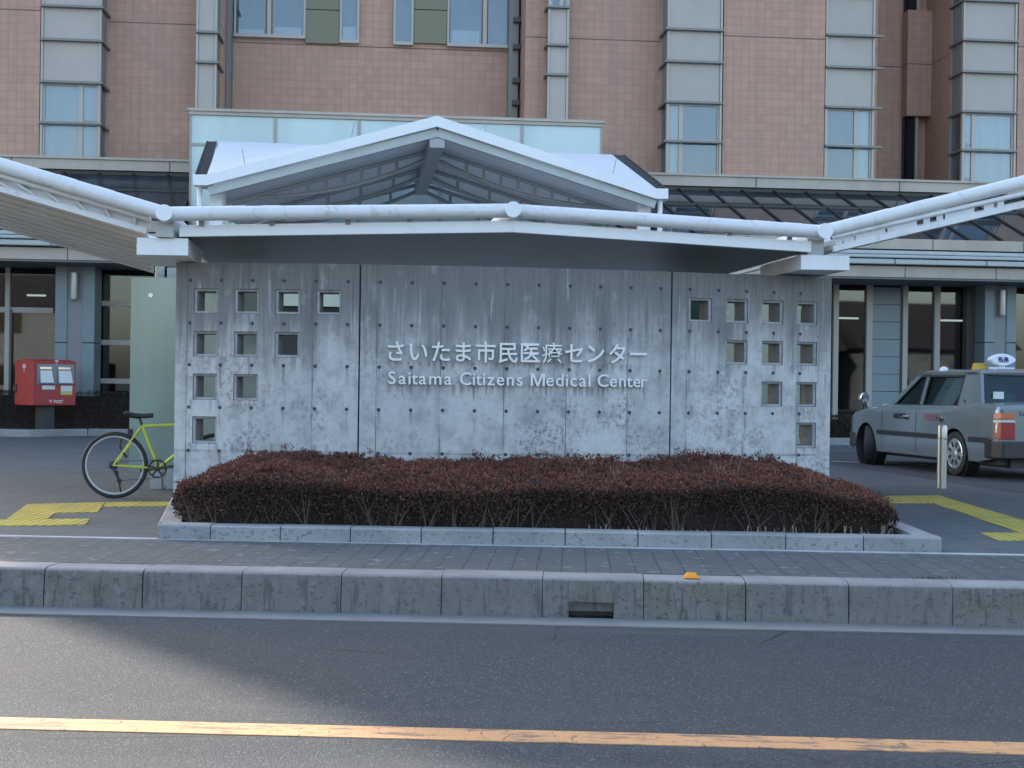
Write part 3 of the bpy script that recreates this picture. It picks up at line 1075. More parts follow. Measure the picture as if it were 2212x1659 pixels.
hbox('wall', MT['tile'], (uE1 + .352, 34, 1.75, 12, ZC0, ZTOP), (uF0 + .06, uF1 - .02, -.35, 1.748, ZC0, ZTOP), (uF1 + .03, 34, -.8, 1.748, ZC0, ZTOP))
uX0, uX1 = bu(1957, 150, 1.45), bu(1997, 150, 1.45)
zsa, zsb = bz(1975, 252, 1.5), bz(1975, 25, 1.5)
hbox('spandrel_wall', MT['tile'], (uX0, uF0 + .058, 1.35, 1.745, zsa, zsb))
for z0, z1 in ((Z1, zsa), (zsb, 12.4)):
    hbox('slot_window', MT['gblack'], (uX0 + .02, uX0 + .30, 1.55, 1.74, z0, z1))
    hbox('slot_frame', MT['frame'], (uX0 + .30, uX0 + .37, 1.50, 1.74, z0, z1))
hbox('wall', MT['interior'], (UEND + .5, 33, -1.0, 11.9, 3.75, ZC0 - .002))


def bay(u0, u1, v0, vb, levels, kinds, sides, finover=(.0, .0), split=None, curt=(0, 0)):
    """projecting window bay: grey posts with cladding panels, fins and glazing as its pieces"""
    b = MB()
    for u in (u0, u1 - .05): b.box(u, u + .05, v0, v0 + .12, levels[0], levels[-1])
    if 'L' in sides:
        b.box(u0, u0 + .05, vb - .10, vb - .002, levels[0], levels[-1])
    if 'R' in sides:
        b.box(u1 - .05, u1, vb - .10, vb - .002, levels[0], levels[-1])
    bayo = b.build('window_bay', MT['frame'], H)
    for i, kd in enumerate(kinds):
        z0, z1 = levels[i], levels[i + 1]
        e = .022
        if kd == 'p':
            pb = MB()
            pb.box(u0 + .052, u1 - .052, v0 + .03, v0 + .10, z0 + e, z1 - e)
            pb.build('cladding_panel', MT['greypanel'], bayo, bevel=.008)
        else:
            sp = split if split else .66
            us = u0 + .05 + (u1 - u0 - .1) * sp
            fm = MB()
            for a, c in ((u0 + .051, u0 + .095), (us - .05, us + .05), (u1 - .095, u1 - .051)):
                fm.box(a, c, v0 + .045, v0 + .10, z0 + e, z1 - e)
            for a, c in ((u0 + .095, us - .05), (us + .05, u1 - .095)):
                fm.box(a, c, v0 + .05, v0 + .098, z0 + e, z0 + e + .045)
                if kd == 'w1': fm.box(a, c, v0 + .05, v0 + .098, z1 - e - .045, z1 - e)
            fm.build('window_frame', MT['frame'], bayo)
            for a, c in ((u0 + .095, us - .05), (us + .05, u1 - .095)):
                g = MB()
                g.box(a, c, v0 + .075, v0 + .085, z0 + e + .045, z1 - e - (.045 if kd == 'w1' else 0))
                g.build('window_pane', MT['gsky'], bayo)
            for ci, (a, c) in enumerate(((u0 + .06, us - .01), (us + .01, u1 - .06))):
                if not curt[ci]: continue
                g = MB()
                w_ = int((c - a) / .03)
                g.grid([[(a + (c - a) * i / w_, v0 + .112 + .008 * math.sin(i * 1.9) * math.sin(i * .37), zz) for i in range(w_ + 1)] for zz in (z0 + (z1 - z0) * (1 - curt[ci]) + .001, z1)])
                g.build('curtain', MT['curtain'], bayo, smooth=80)
        sb = MB()
        if 'L' in sides: sb.box(u0 + .012, u0 + .04, v0 + .122, vb - .102, z0 + e, z1 - e)
        if 'R' in sides: sb.box(u1 - .04, u1 - .012, v0 + .122, vb - .102, z0 + e, z1 - e)
        if sb.v: sb.build('side_panel', MT['greyside'] if kd == 'p' else MT['gsky'], bayo)
    for z in levels[1:-1]:
        q = [(u0 - finover[0], v0 - .09), (u1 + finover[1], v0 - .09), (u1 + finover[1], v0 - .002), (u0 - finover[0], v0 - .002)]
        if 'L' in sides: q = [(u0 - .06, v0 - .09), (u1, v0 - .09), (u1, v0 - .002), (u0 - .002, v0 - .002), (u0 - .002, vb - .004), (u0 - .06, vb - .004)]
        if 'R' in sides: q = [(u0, v0 - .09), (u1 + .06, v0 - .09), (u1 + .06, vb - .004), (u1 + .002, vb - .004), (u1 + .002, v0 - .002), (u0, v0 - .002)]
        fb = MB()
        fb.prism([(x, y, z - .026) for x, y in q], (0, 0, .052))
        fb.build('fin', MT['fin'], bayo)
    bk = MB()
    bk.box(u0 + .052, u1 - .052, v0 + .13, vb - .11, levels[0], levels[-1])
    bk.build('backing', MT['room'], bayo)
    return bayo


LV = [6.31, 7.13, 8.08, 9.06, 9.84, 10.82, 11.65, 12.6]
KD = ['w0', 'w1', 'p', 'p', 'p', 'w0', 'w1']
bay(uL1a, uL1b, -.8, 0, LV, KD, 'R', split=.68, curt=(1, .9))
LV2 = [bz(445, 218, -.8) - .3] + [bz(445, q, -.8) for q in (135, 70)] + [11.0, 12.0]
bay(uL2a, uL2b, -.8, .2, LV2, ['p', 'p', 'p', 'p'], 'R')
LVc = [7.0] + [bz(1205, q, -.4) for q in (162, 98, 16)] + [11.3, 12.3]
bay(uC0, uC1, -.4, .9, LVc, ['p', 'p', 'p', 'w0', 'w1'], 'L')
bay(uD0, uD1, -.8, 0, LV, KD, 'L', split=.25, curt=(1, 0))
bay(uE0, uE1, -.8, 0, LV, KD, '', finover=(0, .17), split=.66, curt=(0, 1))
bay(uF0, uF1, -.8, .0, LV, KD, 'L', split=.20, curt=(.8, 1))
# side strips with fins in the recess corners
b = MB()
b.box(uRec0 + .01, uRec0 + .12, 1.0, 1.598, 7.2, 12.5)
b.build('corner_trim', MT['fin'], H)
b = MB()
b.box(uRec1 - .30, uRec1 - .06, 1.2, 1.598, 7.2, 12.5)
b.build('corner_trim', MT['fin'], H)
b = MB()
for z in (bz(1130, 228, 1.4), bz(1130, 180, 1.4), bz(1130, 108, 1.4), bz(1130, 50, 1.4)): b.box(uRec1 - .2, uRec1 - .02, 1.05, 1.19, z - .06, z + .06)
b.build('corner_fin', MT['dark'], H)
# recessed wall windows and olive panels
zs_ = lambda px, py: bz(px, py, 1.55)
def rwin(px0, px1, ysill, panes, sill=True):
    u0, u1 = bu(px0, 60, 1.55), bu(px1, 60, 1.55)
    z0, z1 = zs_((px0 + px1) / 2, ysill), 12.6
    f = MB()
    f.box(u0, u0 + .05, 1.48, 1.598, z0, z1)
    f.box(u1 - .05, u1, 1.48, 1.598, z0, z1)
    if sill: f.box(u0, u1, 1.45, 1.479, z0 - .03, z0 + .05)
    for a, c in zip(panes[:-1], panes[1:]):
        m_ = bu((a[1] + c[0]) / 2, 60, 1.55)
        f.box(m_ - .05, m_ + .05, 1.49, 1.598, z0 + .05, z1)
    fo = f.build('window', MT['frame'], H)
    for a, c in panes:
        g = MB()
        g.box(bu(a, 60, 1.55), bu(c, 60, 1.55), 1.53, 1.55, z0 + .05, z1)
        g.build('window_pane', MT['gsky'], fo)
        g = MB()
        g.box(bu(a, 60, 1.55), bu(c, 60, 1.55), 1.565, 1.59, z0 + .05, z1)
        g.build('room_blind', MT['room'], fo)
        if (a + c) % 3:
            g = MB()
            g.box(bu(a + 4, 60, 1.55), bu(c - 4, 60, 1.55), 1.556, 1.564, z0 + .06, z0 + random.choice((.18, .26, .4)))
            g.build('sill_shelf', MT['curtain'], fo)
rwin(506, 660, 80, [(511, 574), (589, 655)])
rwin(734, 776, 92, [(737, 773)])
rwin(850, 893, 96, [(853, 890)])
rwin(966, 1116, 101, [(972, 1040), (1054, 1112)])
for a, c in ((660, 733), (894, 965)):
    hbox('spandrel_panel', MT['olive'], (bu(a, 60, 1.55), bu(c, 60, 1.55), 1.52, 1.598, zs_((a + c) / 2, 94), zs_((a + c) / 2, 22) - .01), (bu(a, 60, 1.55), bu(c, 60, 1.55), 1.52, 1.598, zs_((a + c) / 2, 22) + .012, 12.6))
# coping band over the sloping glass
for a, c in ((UEND, bu(410, 300, -2.5) - .02), (bu(1303, 300, -2.5) + .0, 33)):
    b = MB()
    b.box(a, c, -1.22, -.0, Z1 - .055, Z1 - .003)
    b.box(a, c, -1.17, -.6, ZC0, Z1 - .058)
    b.build('coping', MT['beige'], H)
    b = MB()
    u = a + .37
    while u < c:
        b.box(u, u + .018, -1.185, -1.171, ZC0, Z1 - .056)
        u += 3.55
    b.build('coping_joint', MT['dark'], H)
    # sloping glass roof between the coping and the lower eave
    P0, P1 = (-1.02, ZC0 - .06), (-3.75, 4.58)
    SK = .62
    b = MB()
    b.add([(a, P0[0], P0[1]), (c, P0[0], P0[1]), (c, P1[0], P1[1]), (a, P1[0], P1[1])], [(0, 1, 2, 3)])
    b.build('skylight_glazing', MT['gsky2'], H)
    b = MB()
    u = a - .3
    while u < c:
        b.bar((u, P0[0], P0[1] + .02), (u + SK, P1[0], P1[1] + .02), .05, .035)
        u += .78
    b.bar((a, (P0[0] * .62 + P1[0] * .38), P0[1] * .62 + P1[1] * .38 + .02), (c, (P0[0] * .62 + P1[0] * .38), P0[1] * .62 + P1[1] * .38 + .02), .05, .05)
    b.bar((a, P0[0], P0[1]), (c, P0[0], P0[1]), .12, .1)
    b.build('glazing_bars', MT['mullion'], H)
    b = MB()
    b.box(a, c, -3.95, -3.6, 4.33, 4.56)
    b.box(a, c, -3.88, -3.0, 3.71, 3.955)
    b.build('eave_band', MT['beige'], H)
    b = MB()
    b.box(a, c, -4.02, -3.7, 4.205, 4.29)
    b.box(a, c, -4.09, -3.7, 4.12, 4.19)
    b.box(a, c, -4.05, -3.72, 3.985, 4.10)
    b.build('eave_gutter', MT['pale'], H, bevel=.02)
    b = MB()
    u = a + .9
    while u < c:
        b.box(u, u + .02, -3.955, -3.951, 4.33, 4.56)
        b.box(u - .6, u - .58, -3.885, -3.881, 3.71, 3.955)
        b.box(u + 1.2, u + 1.225, -4.055, -4.051, 3.985, 4.10)
        u += 2.1
    b.build('eave_joint', MT['dark'], H)
    b = MB()
    b.box(a, c, -3.85, -1.9, 3.665, 3.705)
    b.box(a, c, -3.6, -1.0, 3.96, 4.33)
    b.build('soffit', MT['soffit'], H)
# ground floor: dim room, ceiling lights, glazing, pillars
b = MB()
b.box(UEND + .5, 33, 4.0, 4.2, -.02, 3.7)
b.box(UEND + .5, 33, -2.0, 4.2, -.05, .02)
b.box(UEND + .5, 33, -1.95, 4.0, 3.60, 3.66)
b.box(UEND + .5, UEND + .7, -2.0, 4.0, 0, 3.7)
b.build('ground_floor_room', MT['interior'], H)
GV = -2.0
gb = lambda px: bu(px, 750, GV)
def gz(px, py): return bz(px, py, GV)
b = MB()
for a, c, yy in ((1806, 1852, 689), (2026, 2082, 694), (60, 100, 640), (225, 250, 600)):
    b.box(bu(a, yy, 1.5), bu(c, yy, 1.5), 1.4, 1.46, bz(a, yy, 1.5), bz(a, yy, 1.5) + .045)
b.build('ceiling_light', MT['light'], H)
for a, c in ((-60, 118), (205, 420), (1780, 2125), (2193, 2420)):
    g = MB()
    g.box(gb(a), gb(c), GV, GV + .012, .35, 3.66)
    g.build('shop_window', MT['gdark'], H)
ue0, ue1 = bu(411, 228, -2.5), bu(1301, 258, -2.5)
for a, c in ((gb(420) + .01, ue0 + .08), (ue1 - .08, gb(1780) - .01), (gb(2420) + .01, 33), (UEND + .6, gb(-60) - .01)):
    hbox('shop_window', MT['gdark'], (a, c, GV, GV + .012, .35, 3.66))
    hbox('wall', MT['greycol'], (a, c, GV - .02, GV + .2, 0, .348))
    k_ = max(1, int((c - a) / 1.7))
    for i in range(1, k_): hbox('window_frame', MT['beigeframe'], (a + (c - a) * i / k_ - .06, a + (c - a) * i / k_ + .06, GV - .10, GV + .05, .35, 3.66))
for px, w in ((17, .10), (211, .13), (1803, .12), (1875, .14), (1952, .12), (2021, .13), (2240, .12)):
    hbox('window_frame', MT['beigeframe'], (gb(px) - w / 2, gb(px) + w / 2, GV - .10, GV + .05, .35, 3.66))
z = gz(60, 670)
hbox('window_frame', MT['beigeframe'], (gb(-60), gb(115), GV - .06, GV + .04, z - .06, z + .06))
for y in (656, 740, 823):
    z = gz(248, y)
    hbox('window_frame', MT['beigeframe'], (gb(217), gb(420), GV - .06, GV + .04, z - .055, z + .055))
hbox('wall', MT['greycol'], (gb(-60), gb(420), GV - .02, GV + .2, 0, .348), (gb(1780), gb(2420), GV - .02, GV + .2, 0, .348))
b = MB()
u0, u1 = gb(1880), gb(1941)
zz = .35
while zz < 3.6:
    b.box(u0, u1, GV - .06, GV - .004, zz, min(zz + .395, 3.66))
    zz += .41
b.build('cladding_panel', MT['bluepanel'], H)
hbox('door_reveal', MT['dark'], (gb(1941), gb(1949), GV - .05, GV + .1, 0, 3.66), (gb(-60), gb(-4), GV - .12, GV + .02, 0, gz(0, 668)), (gb(22), gb(27), GV - .1, GV + .02, .3, gz(20, 668)))
def pillar(pa, pc, v):
    ua, uc = bu(pa, 750, v), bu(pc, 750, v)
    w = uc - ua
    zj = bz((pa + pc) / 2, 740, v)
    b = MB()
    for q0, q1 in ((0, .30), (.70, 1.)):
        b.box(ua + w * q0, ua + w * q1, v, v + .75, 0, zj - .01)
        b.box(ua + w * q0, ua + w * q1, v, v + .75, zj + .01, 3.66)
    o = b.build('pillar', MT['bluepanel'], H)
    b = MB()
    b.box(ua + w * .302, ua + w * .698, v + .03, v + .74, 0, 3.655)
    b.build('pillar_core', MT['greycol'], o)
    return ua + w / 2, v
lampspots = [pillar(118, 203, -2.85), pillar(2127, 2194, -2.85)]
hbox('pillar_shade_flank', MT['dark'], (bu(2088, 750, -2.3), bu(2126, 750, -2.3), -2.3, -2.05, 0, 3.66))  # dark colour stands in for shade on the pillar's side
# mint glass entrance volume
eu0, eu1 = bu(411, 228, -2.5), bu(1301, 258, -2.5)
ET = 7.24
b = MB()
b.box(eu0 + .03, eu1 - .03, -2.5, 1.5, 2.9, ET - .14)
b.build('entrance_glazing', MT['gmint'], H)
b = MB()
for px in (595, 776, 952, 1128):
    u = bu(px, 280, -2.5)
    b.box(u - .035, u + .035, -2.53, -2.501, 3.0, ET - .14)
b.box(eu0, eu0 + .04, -2.53, -2.3, 0, ET - .14)
b.box(eu1 - .04, eu1, -2.53, -2.3, 0, ET - .14)
zt_ = bz(430, 312, -2.5)
b.box(eu0 + .041, eu1 - .041, -2.525, -2.502, zt_ - .03, zt_ + .03)
b.build('entrance_mullion', MT['beigeframe'], H)
b = MB()
b.box(eu0 - .05, eu1 + .05, -2.6, 1.55, ET - .06, ET)
b.box(eu0 - .02, eu1 + .02, -2.56, 1.52, ET - .138, ET - .062)
b.build('entrance_coping', MT['beige'], H)
hbox('entrance_door_wall', MT['interior'], (eu0 + .1, eu1 - .1, -2.3, -2.0, 0, 2.9))

for i, (u, v) in enumerate(lampspots):
    c, s = math.cos(BA), math.sin(BA)
    vv = v - .09
    z = (3.28, 3.30)[i]
    o = MB()
    o.lathe([(.0, 0), (.075, .0), (.08, .03), (.08, .58), (.06, .60), (0, .60)], n=20)
    o.box(-.03, .03, .04, .095, .2, .4)
    ob = o.build('wall_lamp', MT['lampmetal'], smooth=40)
    ob.location = (u * c - vv * s, BY + u * s + vv * c, z - .35)
    ob.rotation_euler = (0, 0, BA)
    tag(ob, ('grey cylinder lamp on the blue grey pillar above the red post box', 'grey cylinder lamp on the blue grey pillar behind the taxi')[i], 'wall lamp', 'cylinder lamps on the hospital pillars')

# ------------------------------------------------------------------ gabled entrance canopy
EC = thing('entrance_canopy', 'big white gabled canopy standing before the mint glass entrance', 'canopy', (0, 0, 0))
Yl, Yp, Yr = 23.7, 24.2, 24.8
EL0, EL1 = dep(447, 400, Yl), dep(447, 377, Yl)
PK0, PK1 = dep(944, 273, Yp), dep(944, 250, Yp)
ER0, ER1 = dep(1417, 429, Yr), dep(1417, 407, Yr)
KL_, KR_ = dep(474, 305, 29.7), dep(1322, 334, 30.6)
b = MB()
rows = []
for j in range(9):
    t = j / 8
    row = []
    for i in range(33):
        s = i / 32
        F = EL1.lerp(PK1, s * 2) if s <= .5 else PK1.lerp(ER1, s * 2 - 1)
        K = KL_.lerp(KR_, s)
        row.append(F.lerp(K, t))
    rows.append(row)
b.grid(rows)
b.build('roof', MT['roofwhite'], EC, smooth=25)
b = MB()
for a0, a1, c0, c1 in ((EL0, EL1, PK0, PK1), (PK0, PK1, ER0, ER1)):
    d = Vector((0, .09, 0))
    b.hexa([a0, c0, c0 + d, a0 + d, a1, c1, c1 + d, a1 + d])
for a0, a1, dx in ((EL0, EL1, -.24), (ER0, ER1, .22)):
    d, e = Vector((0, .5, 0)), Vector((dx, 0, 0))
    b.hexa([a0, a0 + e, a0 + e + d, a0 + d, a1, a1 + e, a1 + e + d, a1 + d])
b.build('verge', MT['white'], EC)
bd = Vector((-math.sin(R(6.5)), math.cos(R(6.5)), 0))
DEPTH = 6.2
dn = Vector((0, .12, -.03))
S = [q + dn for q in (EL0, PK0, ER0)]
b = MB()
for a, c in ((S[0], S[1]), (S[1], S[2])):
    b.add([a, c, c + bd * DEPTH, a + bd * DEPTH], [(0, 1, 2, 3)])
b.build('soffit', MT['undersoffit'], EC)
b = MB()
dz = Vector((0, 0, -.055))
for y in (0.02, ):
    for a, c in ((S[0], S[1]), (S[1], S[2])): b.bar(a + bd * y + dz, c + bd * y + dz, .10, .15)
b.build('edge_beam', MT['pale'], EC)
b = MB()
rd = Vector((0, 0, -.17))
b.bar(S[1] + rd, S[1] + bd * DEPTH + rd, .26, .30)
b.build('ridge_beam', MT['trussgrey'], EC)
for y in (1.7, 3.9, 6.1):
    b = MB()
    for e in (0, 2):
        up, lo = [], []
        for i in range(13):
            t = i / 12
            q = S[1].lerp(S[e], t) + bd * y
            up.append(q + Vector((0, 0, -.09)))
            lo.append(q + Vector((0, 0, -.12 - .24 * math.sin(math.pi * min(1, t * 1.12 + .10)) ** .8 if t < .88 else -.12)))
        b.tube(up, .04, 6)
        b.tube(lo, .04, 6)
        for i in range(2, 11, 2 if y > 3 else 1): b.bar(up[i], lo[i], .06, .06, up=(1, 0, 0))
    b.build('roof_truss', MT['trussgrey'], EC, smooth=40)
for E1, K, sgn in ((EL1, KL_, -1), (ER1, KR_, 1)):
    b = MB()
    off = Vector((sgn * .16, 0, -.02))
    a, c = E1 + off + Vector((0, .25, 0)), K + off
    for k_ in range(15):
        q = a.lerp(c, (k_ + .5) / 15)
        b.bar(q - Vector((.085, 0, 0)), q + Vector((.085, 0, 0)), .05, .06)
    b.bar(a + Vector((sgn * .10, 0, 0)), c + Vector((sgn * .10, 0, 0)), .03, .05)
    b.bar(a - Vector((sgn * .09, 0, 0)), c - Vector((sgn * .09, 0, 0)), .03, .05)
    b.build('side_louver', MT['louver'], EC)
for pa, pc, Y, top in ((452, 481, 24.3, EL0.z - .02), (482, 504, 29.5, EL0.z - .02), (1378, 1406, 25.2, ER0.z - .02), (1293, 1316, 30.6, ER0.z + .0)):
    a, c = dep(pa, 430, Y), dep(pc, 430, Y)
    b = MB()
    b.box(a.x, c.x, Y, Y + .26, 0, top)
    b.build('column', MT['white'], EC, bevel=.01)
for px, Y in ((431, 23.95), (1426, 25.0)):
    q = dep(px, 430, Y)
    b = MB()
    b.tube([(q.x, Y, 0), (q.x, Y, 4.62)], .045, 14)
    b.build('rain_pipe', MT['white'], EC, smooth=40)

for a, c, t in ((EL1, PK1, .16), (EL1, PK1, .62), (PK1, ER1, .22), (PK1, ER1, .80)):
    q = a.lerp(c, t) + Vector((0, .05, 0))
    b = MB()
    b.tube([q, q + Vector((.06 if t > .5 else -.05, 0, .28))], .008, 6)
    b.build('rod', MT['trussgrey'], EC)

# ------------------------------------------------------------------ folded shelter roof over the sign wall
SH = thing('shelter', 'white steel shelter roof with thick tubes spreading over the concrete wall', 'shelter', (0, 0, 0))
SD = Vector((-math.sin(R(7.3)), math.cos(R(7.3)), 0))
SL = 4.9
NL, NC, NR = dep(357, 462, 12.55), dep(1106, 455, 12.95), dep(1776, 501, 13.40)
OL = NL + (dep(0, 356, 12.38) - NL) * 1.9
OR_ = NR + (dep(2212, 393, 13.66) - NR) * 1.6
for a, c in ((OL, NL), (NL, NC), (NC, NR), (NR, OR_)):
    for back in (0, SL - .3):
        b = MB()
        b.tube([a + SD * back, a.lerp(c, .5) + SD * back, c + SD * back], .066, 22)
        b.build('roof_tube', MT['tube'], SH, smooth=40)
for q in (NL, NC, NR):
    b = MB()
    b.tube([q - SD * .10, q + SD * SL], .074, 28)
    b.build('cross_tube', MT['white'], SH, smooth=40)
for a, c, ts in ((NL, NC, (.20, .30)), (NC, NR, (.80, .90)), (NR, OR_, (.18, .30)), (OL, NL, (.68, .80))):
    for t in ts:
        q, d = a.lerp(c, t), (c - a).normalized()
        b = MB()
        b.tube([q - d * .085, q + d * .085], .069, 22)
        b.build('tube_sleeve', MT['tube'], SH, smooth=40)
F0 = [dep(387, 511.3, 12.7), dep(1108, 501.7, 13.0), dep(1753, 545, 13.45)]
F1 = [dep(387, 486.3, 12.7), dep(1108, 476.7, 13.0), dep(1753, 521.7, 13.45)]
for i in (0, 1):
    b = MB()
    e = SD * .05
    b.hexa([F0[i], F0[i + 1], F0[i + 1] + e, F0[i] + e, F1[i], F1[i + 1], F1[i + 1] + e, F1[i] + e])
    b.build('fascia', MT['white'], SH, bevel=.006)
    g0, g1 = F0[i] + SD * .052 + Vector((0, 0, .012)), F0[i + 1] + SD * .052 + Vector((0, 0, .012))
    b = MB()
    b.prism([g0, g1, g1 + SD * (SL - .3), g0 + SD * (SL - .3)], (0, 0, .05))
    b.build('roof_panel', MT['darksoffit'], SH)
b = MB()
for a, c in ((NL, NC), (NC, NR)):                    # hangers between tube and roof edge
    for t in (.1, .3, .52, .7, .9):
        q = a.lerp(c, t)
        f = F1[0].lerp(F1[1], t) if a is NL else F1[1].lerp(F1[2], t)
        b.bar(q + SD * .02, Vector((q.x, q.y, f.z - .02)) + SD * .10, .05, .012)
b.build('hanger', MT['trussgrey'], SH)
for x0, x1, y0, y1, Y, node in ((295, 405, 513.4, 551, 12.72, NL), (1730, 1836, 551, 583, 13.5, NR)):
    a, c = dep(x0, y1, Y), dep(x1, y1, Y)
    zt = dep((x0 + x1) / 2, y0, Y).z
    zb = max((a.z + c.z) / 2, WTOP + .008)
    GL = 1.3
    d = Vector((SD.x, SD.y, 0))
    ex = (c - a).normalized()
    ex.z = 0
    b = MB()
    q0, q1 = Vector((a.x, a.y, zb)), Vector((c.x, c.y + .02, zb))
    b.hexa([q0, q1, q1 + d * GL, q0 + d * GL] + [p_ + Vector((0, 0, zt - zb)) for p_ in (q0, q1, q1 + d * GL, q0 + d * GL)])
    b.build('gutter_box', MT['white'], SH, bevel=.004)
    b = MB()
    m_ = node + SD * .12
    b.box(m_.x - .10, m_.x + .06, m_.y, m_.y + .5, zt + .002, node.z - .05)
    b.build('bracket_plate', MT['pale'], SH)
# wings beyond the valleys
A = dep(317, 499.6, 12.7)
A2 = A + (dep(0, 408, 12.5) - A) * 1.42
SW = Vector((-math.sin(R(13.8)), math.cos(R(13.8)), 0))
b = MB()
b.prism([A, A2, A2 + SW * 5.0, A + SW * 5.2], (0, 0, .05))
b.build('roof_panel', MT['ribbed'], SH)
b = MB()
for i in range(1, 9):
    e = SW * (5.15 * i / 9)
    b.bar(A + e + Vector((0, 0, -.012)), A2 + e * .97 + Vector((0, 0, -.012)), .045, .012)
b.build('deck_rib', MT['ribbed'], SH)
b = MB()
T0 = dep(325, 472, 12.62)
T1 = T0 + (dep(0, 377, 12.44) - T0) * 1.9
b.tube([T0, T1], .032, 10)
b.bar(A + Vector((0, -.01, 0)), A2 + Vector((0, -.01, 0)), .04, .05)
b.prism([A + Vector((0, .03, 0)), A2 + Vector((0, .03, 0)), T1 + Vector((0, .03, 0)), T0 + Vector((0, .03, 0))], (0, .02, 0))
for i in range(9):
    t = (i + .5) / 9
    b.bar(A.lerp(A2, t), T0.lerp(T1, t), .02, .03, up=(0, 1, 0))
b.build('edge_truss', MT['tube'], SH, smooth=40)
b = MB()
C0, C1 = dep(1799, 538, 13.45), dep(2212, 442, 13.68)
D0, D1 = dep(1795, 513, 13.42), dep(2212, 418, 13.66)
C1, D1 = C0 + (C1 - C0) * 1.7, D0 + (D1 - D0) * 1.7
b.tube([D0, D1], .026, 10)
b.bar(C0, C1, .05, .055)
t = .01
while t < 1:
    w = random.choice((.02, .03, .05, .09))
    e = min(t + w, 1)
    if random.random() < .68:
        b.add([C0.lerp(C1, t), C0.lerp(C1, e), D0.lerp(D1, e), D0.lerp(D1, t)], [(0, 1, 2, 3)])
    t = e + random.choice((.006, .012, .02, .03))
b.build('edge_truss', MT['tube'], SH, smooth=40)
b = MB()
b.prism([C0 + SD * .05, C1 + SD * .05, C1 + SD * 4.6, C0 + SD * 4.6], (0, 0, .045))
b.build('roof_panel', MT['ribbed'], SH)
for px, Y, w in ((345, 16.2, .055), (1768, 17.2, .055), (372, 15.9, .05)):
    q = dep(px, 600, Y)
    b = MB()
    if w == .05: b.box(q.x - .06, q.x + .07, Y, Y + .12, 0, 2.50)
    else: b.tube([(q.x, Y, 0), (q.x, Y, 2.56)], w, 18)
    b.build('column', MT['pale'], SH, smooth=40)

# ------------------------------------------------------------------ frosted glass screens behind the wall
def screen(label, X0, X1, Y, zt, zb, m, bolts):
    t = thing('glass_screen', label, 'glass screen', (X0, Y, 0), R(5), 'glass screens behind the sign wall')
    L = (X1 - X0) / math.cos(R(5))
    b = MB()
    b.box(0, L, 0, .018, zb, zt)
    b.build('glass_sheet', m, t)
    for x in (.24, .42, L - .3):
        b = MB()
        b.box(x, x + .125, -.02, .10, 0, zb + .02)
        b.build('leg', MT['pale'], t, bevel=.006)
    for x, z in bolts:
        b = MB()
        b.lathe([(0, -.012), (.026, -.012), (.03, -.004), (.03, .0)], 'y', (x, 0, z), 16)
        b.build('bolt', MT['alu'], t, smooth=40)
    return t
q = dep(281, 800, 15.4)
screen('tall frosted green glass sheet on short legs behind the lime bicycle', q.x, -2.72, 15.4, 2.345, .19, MT['frost'], ((.215, 2.15), (L_ := 1.2, 2.15)))
screen('frosted green glass sheet showing through the right hand square holes', 2.32, 3.42, 16.4, 2.3, .19, MT['frost'], ((.2, 2.1),))
screen('dark green glass sheet glimpsed through holes beside the pale one', 1.75, 2.6, 16.9, 2.3, .19, MT['frost2'], ((.2, 2.1),))

# ------------------------------------------------------------------ bicycle (rear axle frame: x along, y across, z up)
q = gnd(247, 1076)
BK = thing('bicycle', 'lime yellow bicycle with black saddle parked half hidden behind the wall', 'bicycle', (q.x, q.y, 0), R(1.0))
AX = .338
def wheel(x0, steer=False):
    b = MB()
    prof = [(.319 + .022 * math.cos(a), .018 * math.sin(a)) for a in [2 * math.pi * i / 12 for i in range(12)]]
    b.lathe(prof, 'y', (x0, 0, AX), 56, closed=True)
    w = b.build('wheel', MT['rubber'], BK, smooth=50)
    b = MB()
    b.lathe([(.284, -.009), (.300, -.011), (.300, .011), (.284, .009)], 'y', (x0, 0, AX), 56, closed=True)
    b.build('rim', MT['rimgrey'], w, smooth=40)
    b = MB()
    for i in range(32):
        a = 2 * math.pi * i / 32
        s = (.028 if i % 2 else -.028)
        a2 = a + (.5 if i % 4 < 2 else -.5)
        b.tube([(x0 + .02 * math.cos(a2), s, AX + .02 * math.sin(a2)), (x0 + .287 * math.cos(a), 0, AX + .287 * math.sin(a))], .0008, 4, cap=False)
    b.build('spokes', MT['gun'], w)
    b = MB()
    b.lathe([(.02, -.035), (.012, -.02), (.012, .02), (.02, .035)], 'y', (x0, 0, AX), 14)
    b.build('hub', MT['gun'], w, smooth=40)
wheel(0)
wheel(1.04)
SEATC, BBK, HT, HB = (.274, 0, .403 + AX), (.448, 0, -.03 + AX), (.835, 0, .445 + AX), (.872, 0, .33 + AX)
b = MB()
b.tube([SEATC, (.805, 0, .43 + AX)], .0155, 12)
b.tube([SEATC, BBK], .0155, 12)
b.tube([BBK, HB], .018, 12)
b.tube([HT, HB], .019, 12)
for s in (-1, 1):
    b.tube([(0, s * .062, AX), (.25, s * .03, AX + .37), SEATC], .0085, 8)
    b.tube([(0, s * .062, AX), (.33, s * .04, AX - .02), BBK], .0095, 8)
    b.tube([HB, (.90, s * .045, AX + .27), (.97, s * .05, AX + .10), (1.04, s * .05, AX)], [.016, .013, .011, .009], 8)
b.tube([(.448, -.036, AX - .03), (.448, .036, AX - .03)], .021, 14)
b.build('frame', MT['lime'], BK, smooth=50)
b = MB()
b.tube([(.274, 0, AX + .40), (.247, 0, AX + .475)], .0135, 10)
b.build('seat_post', MT['blackpl'], BK, smooth=50)
b = MB()
rows = []
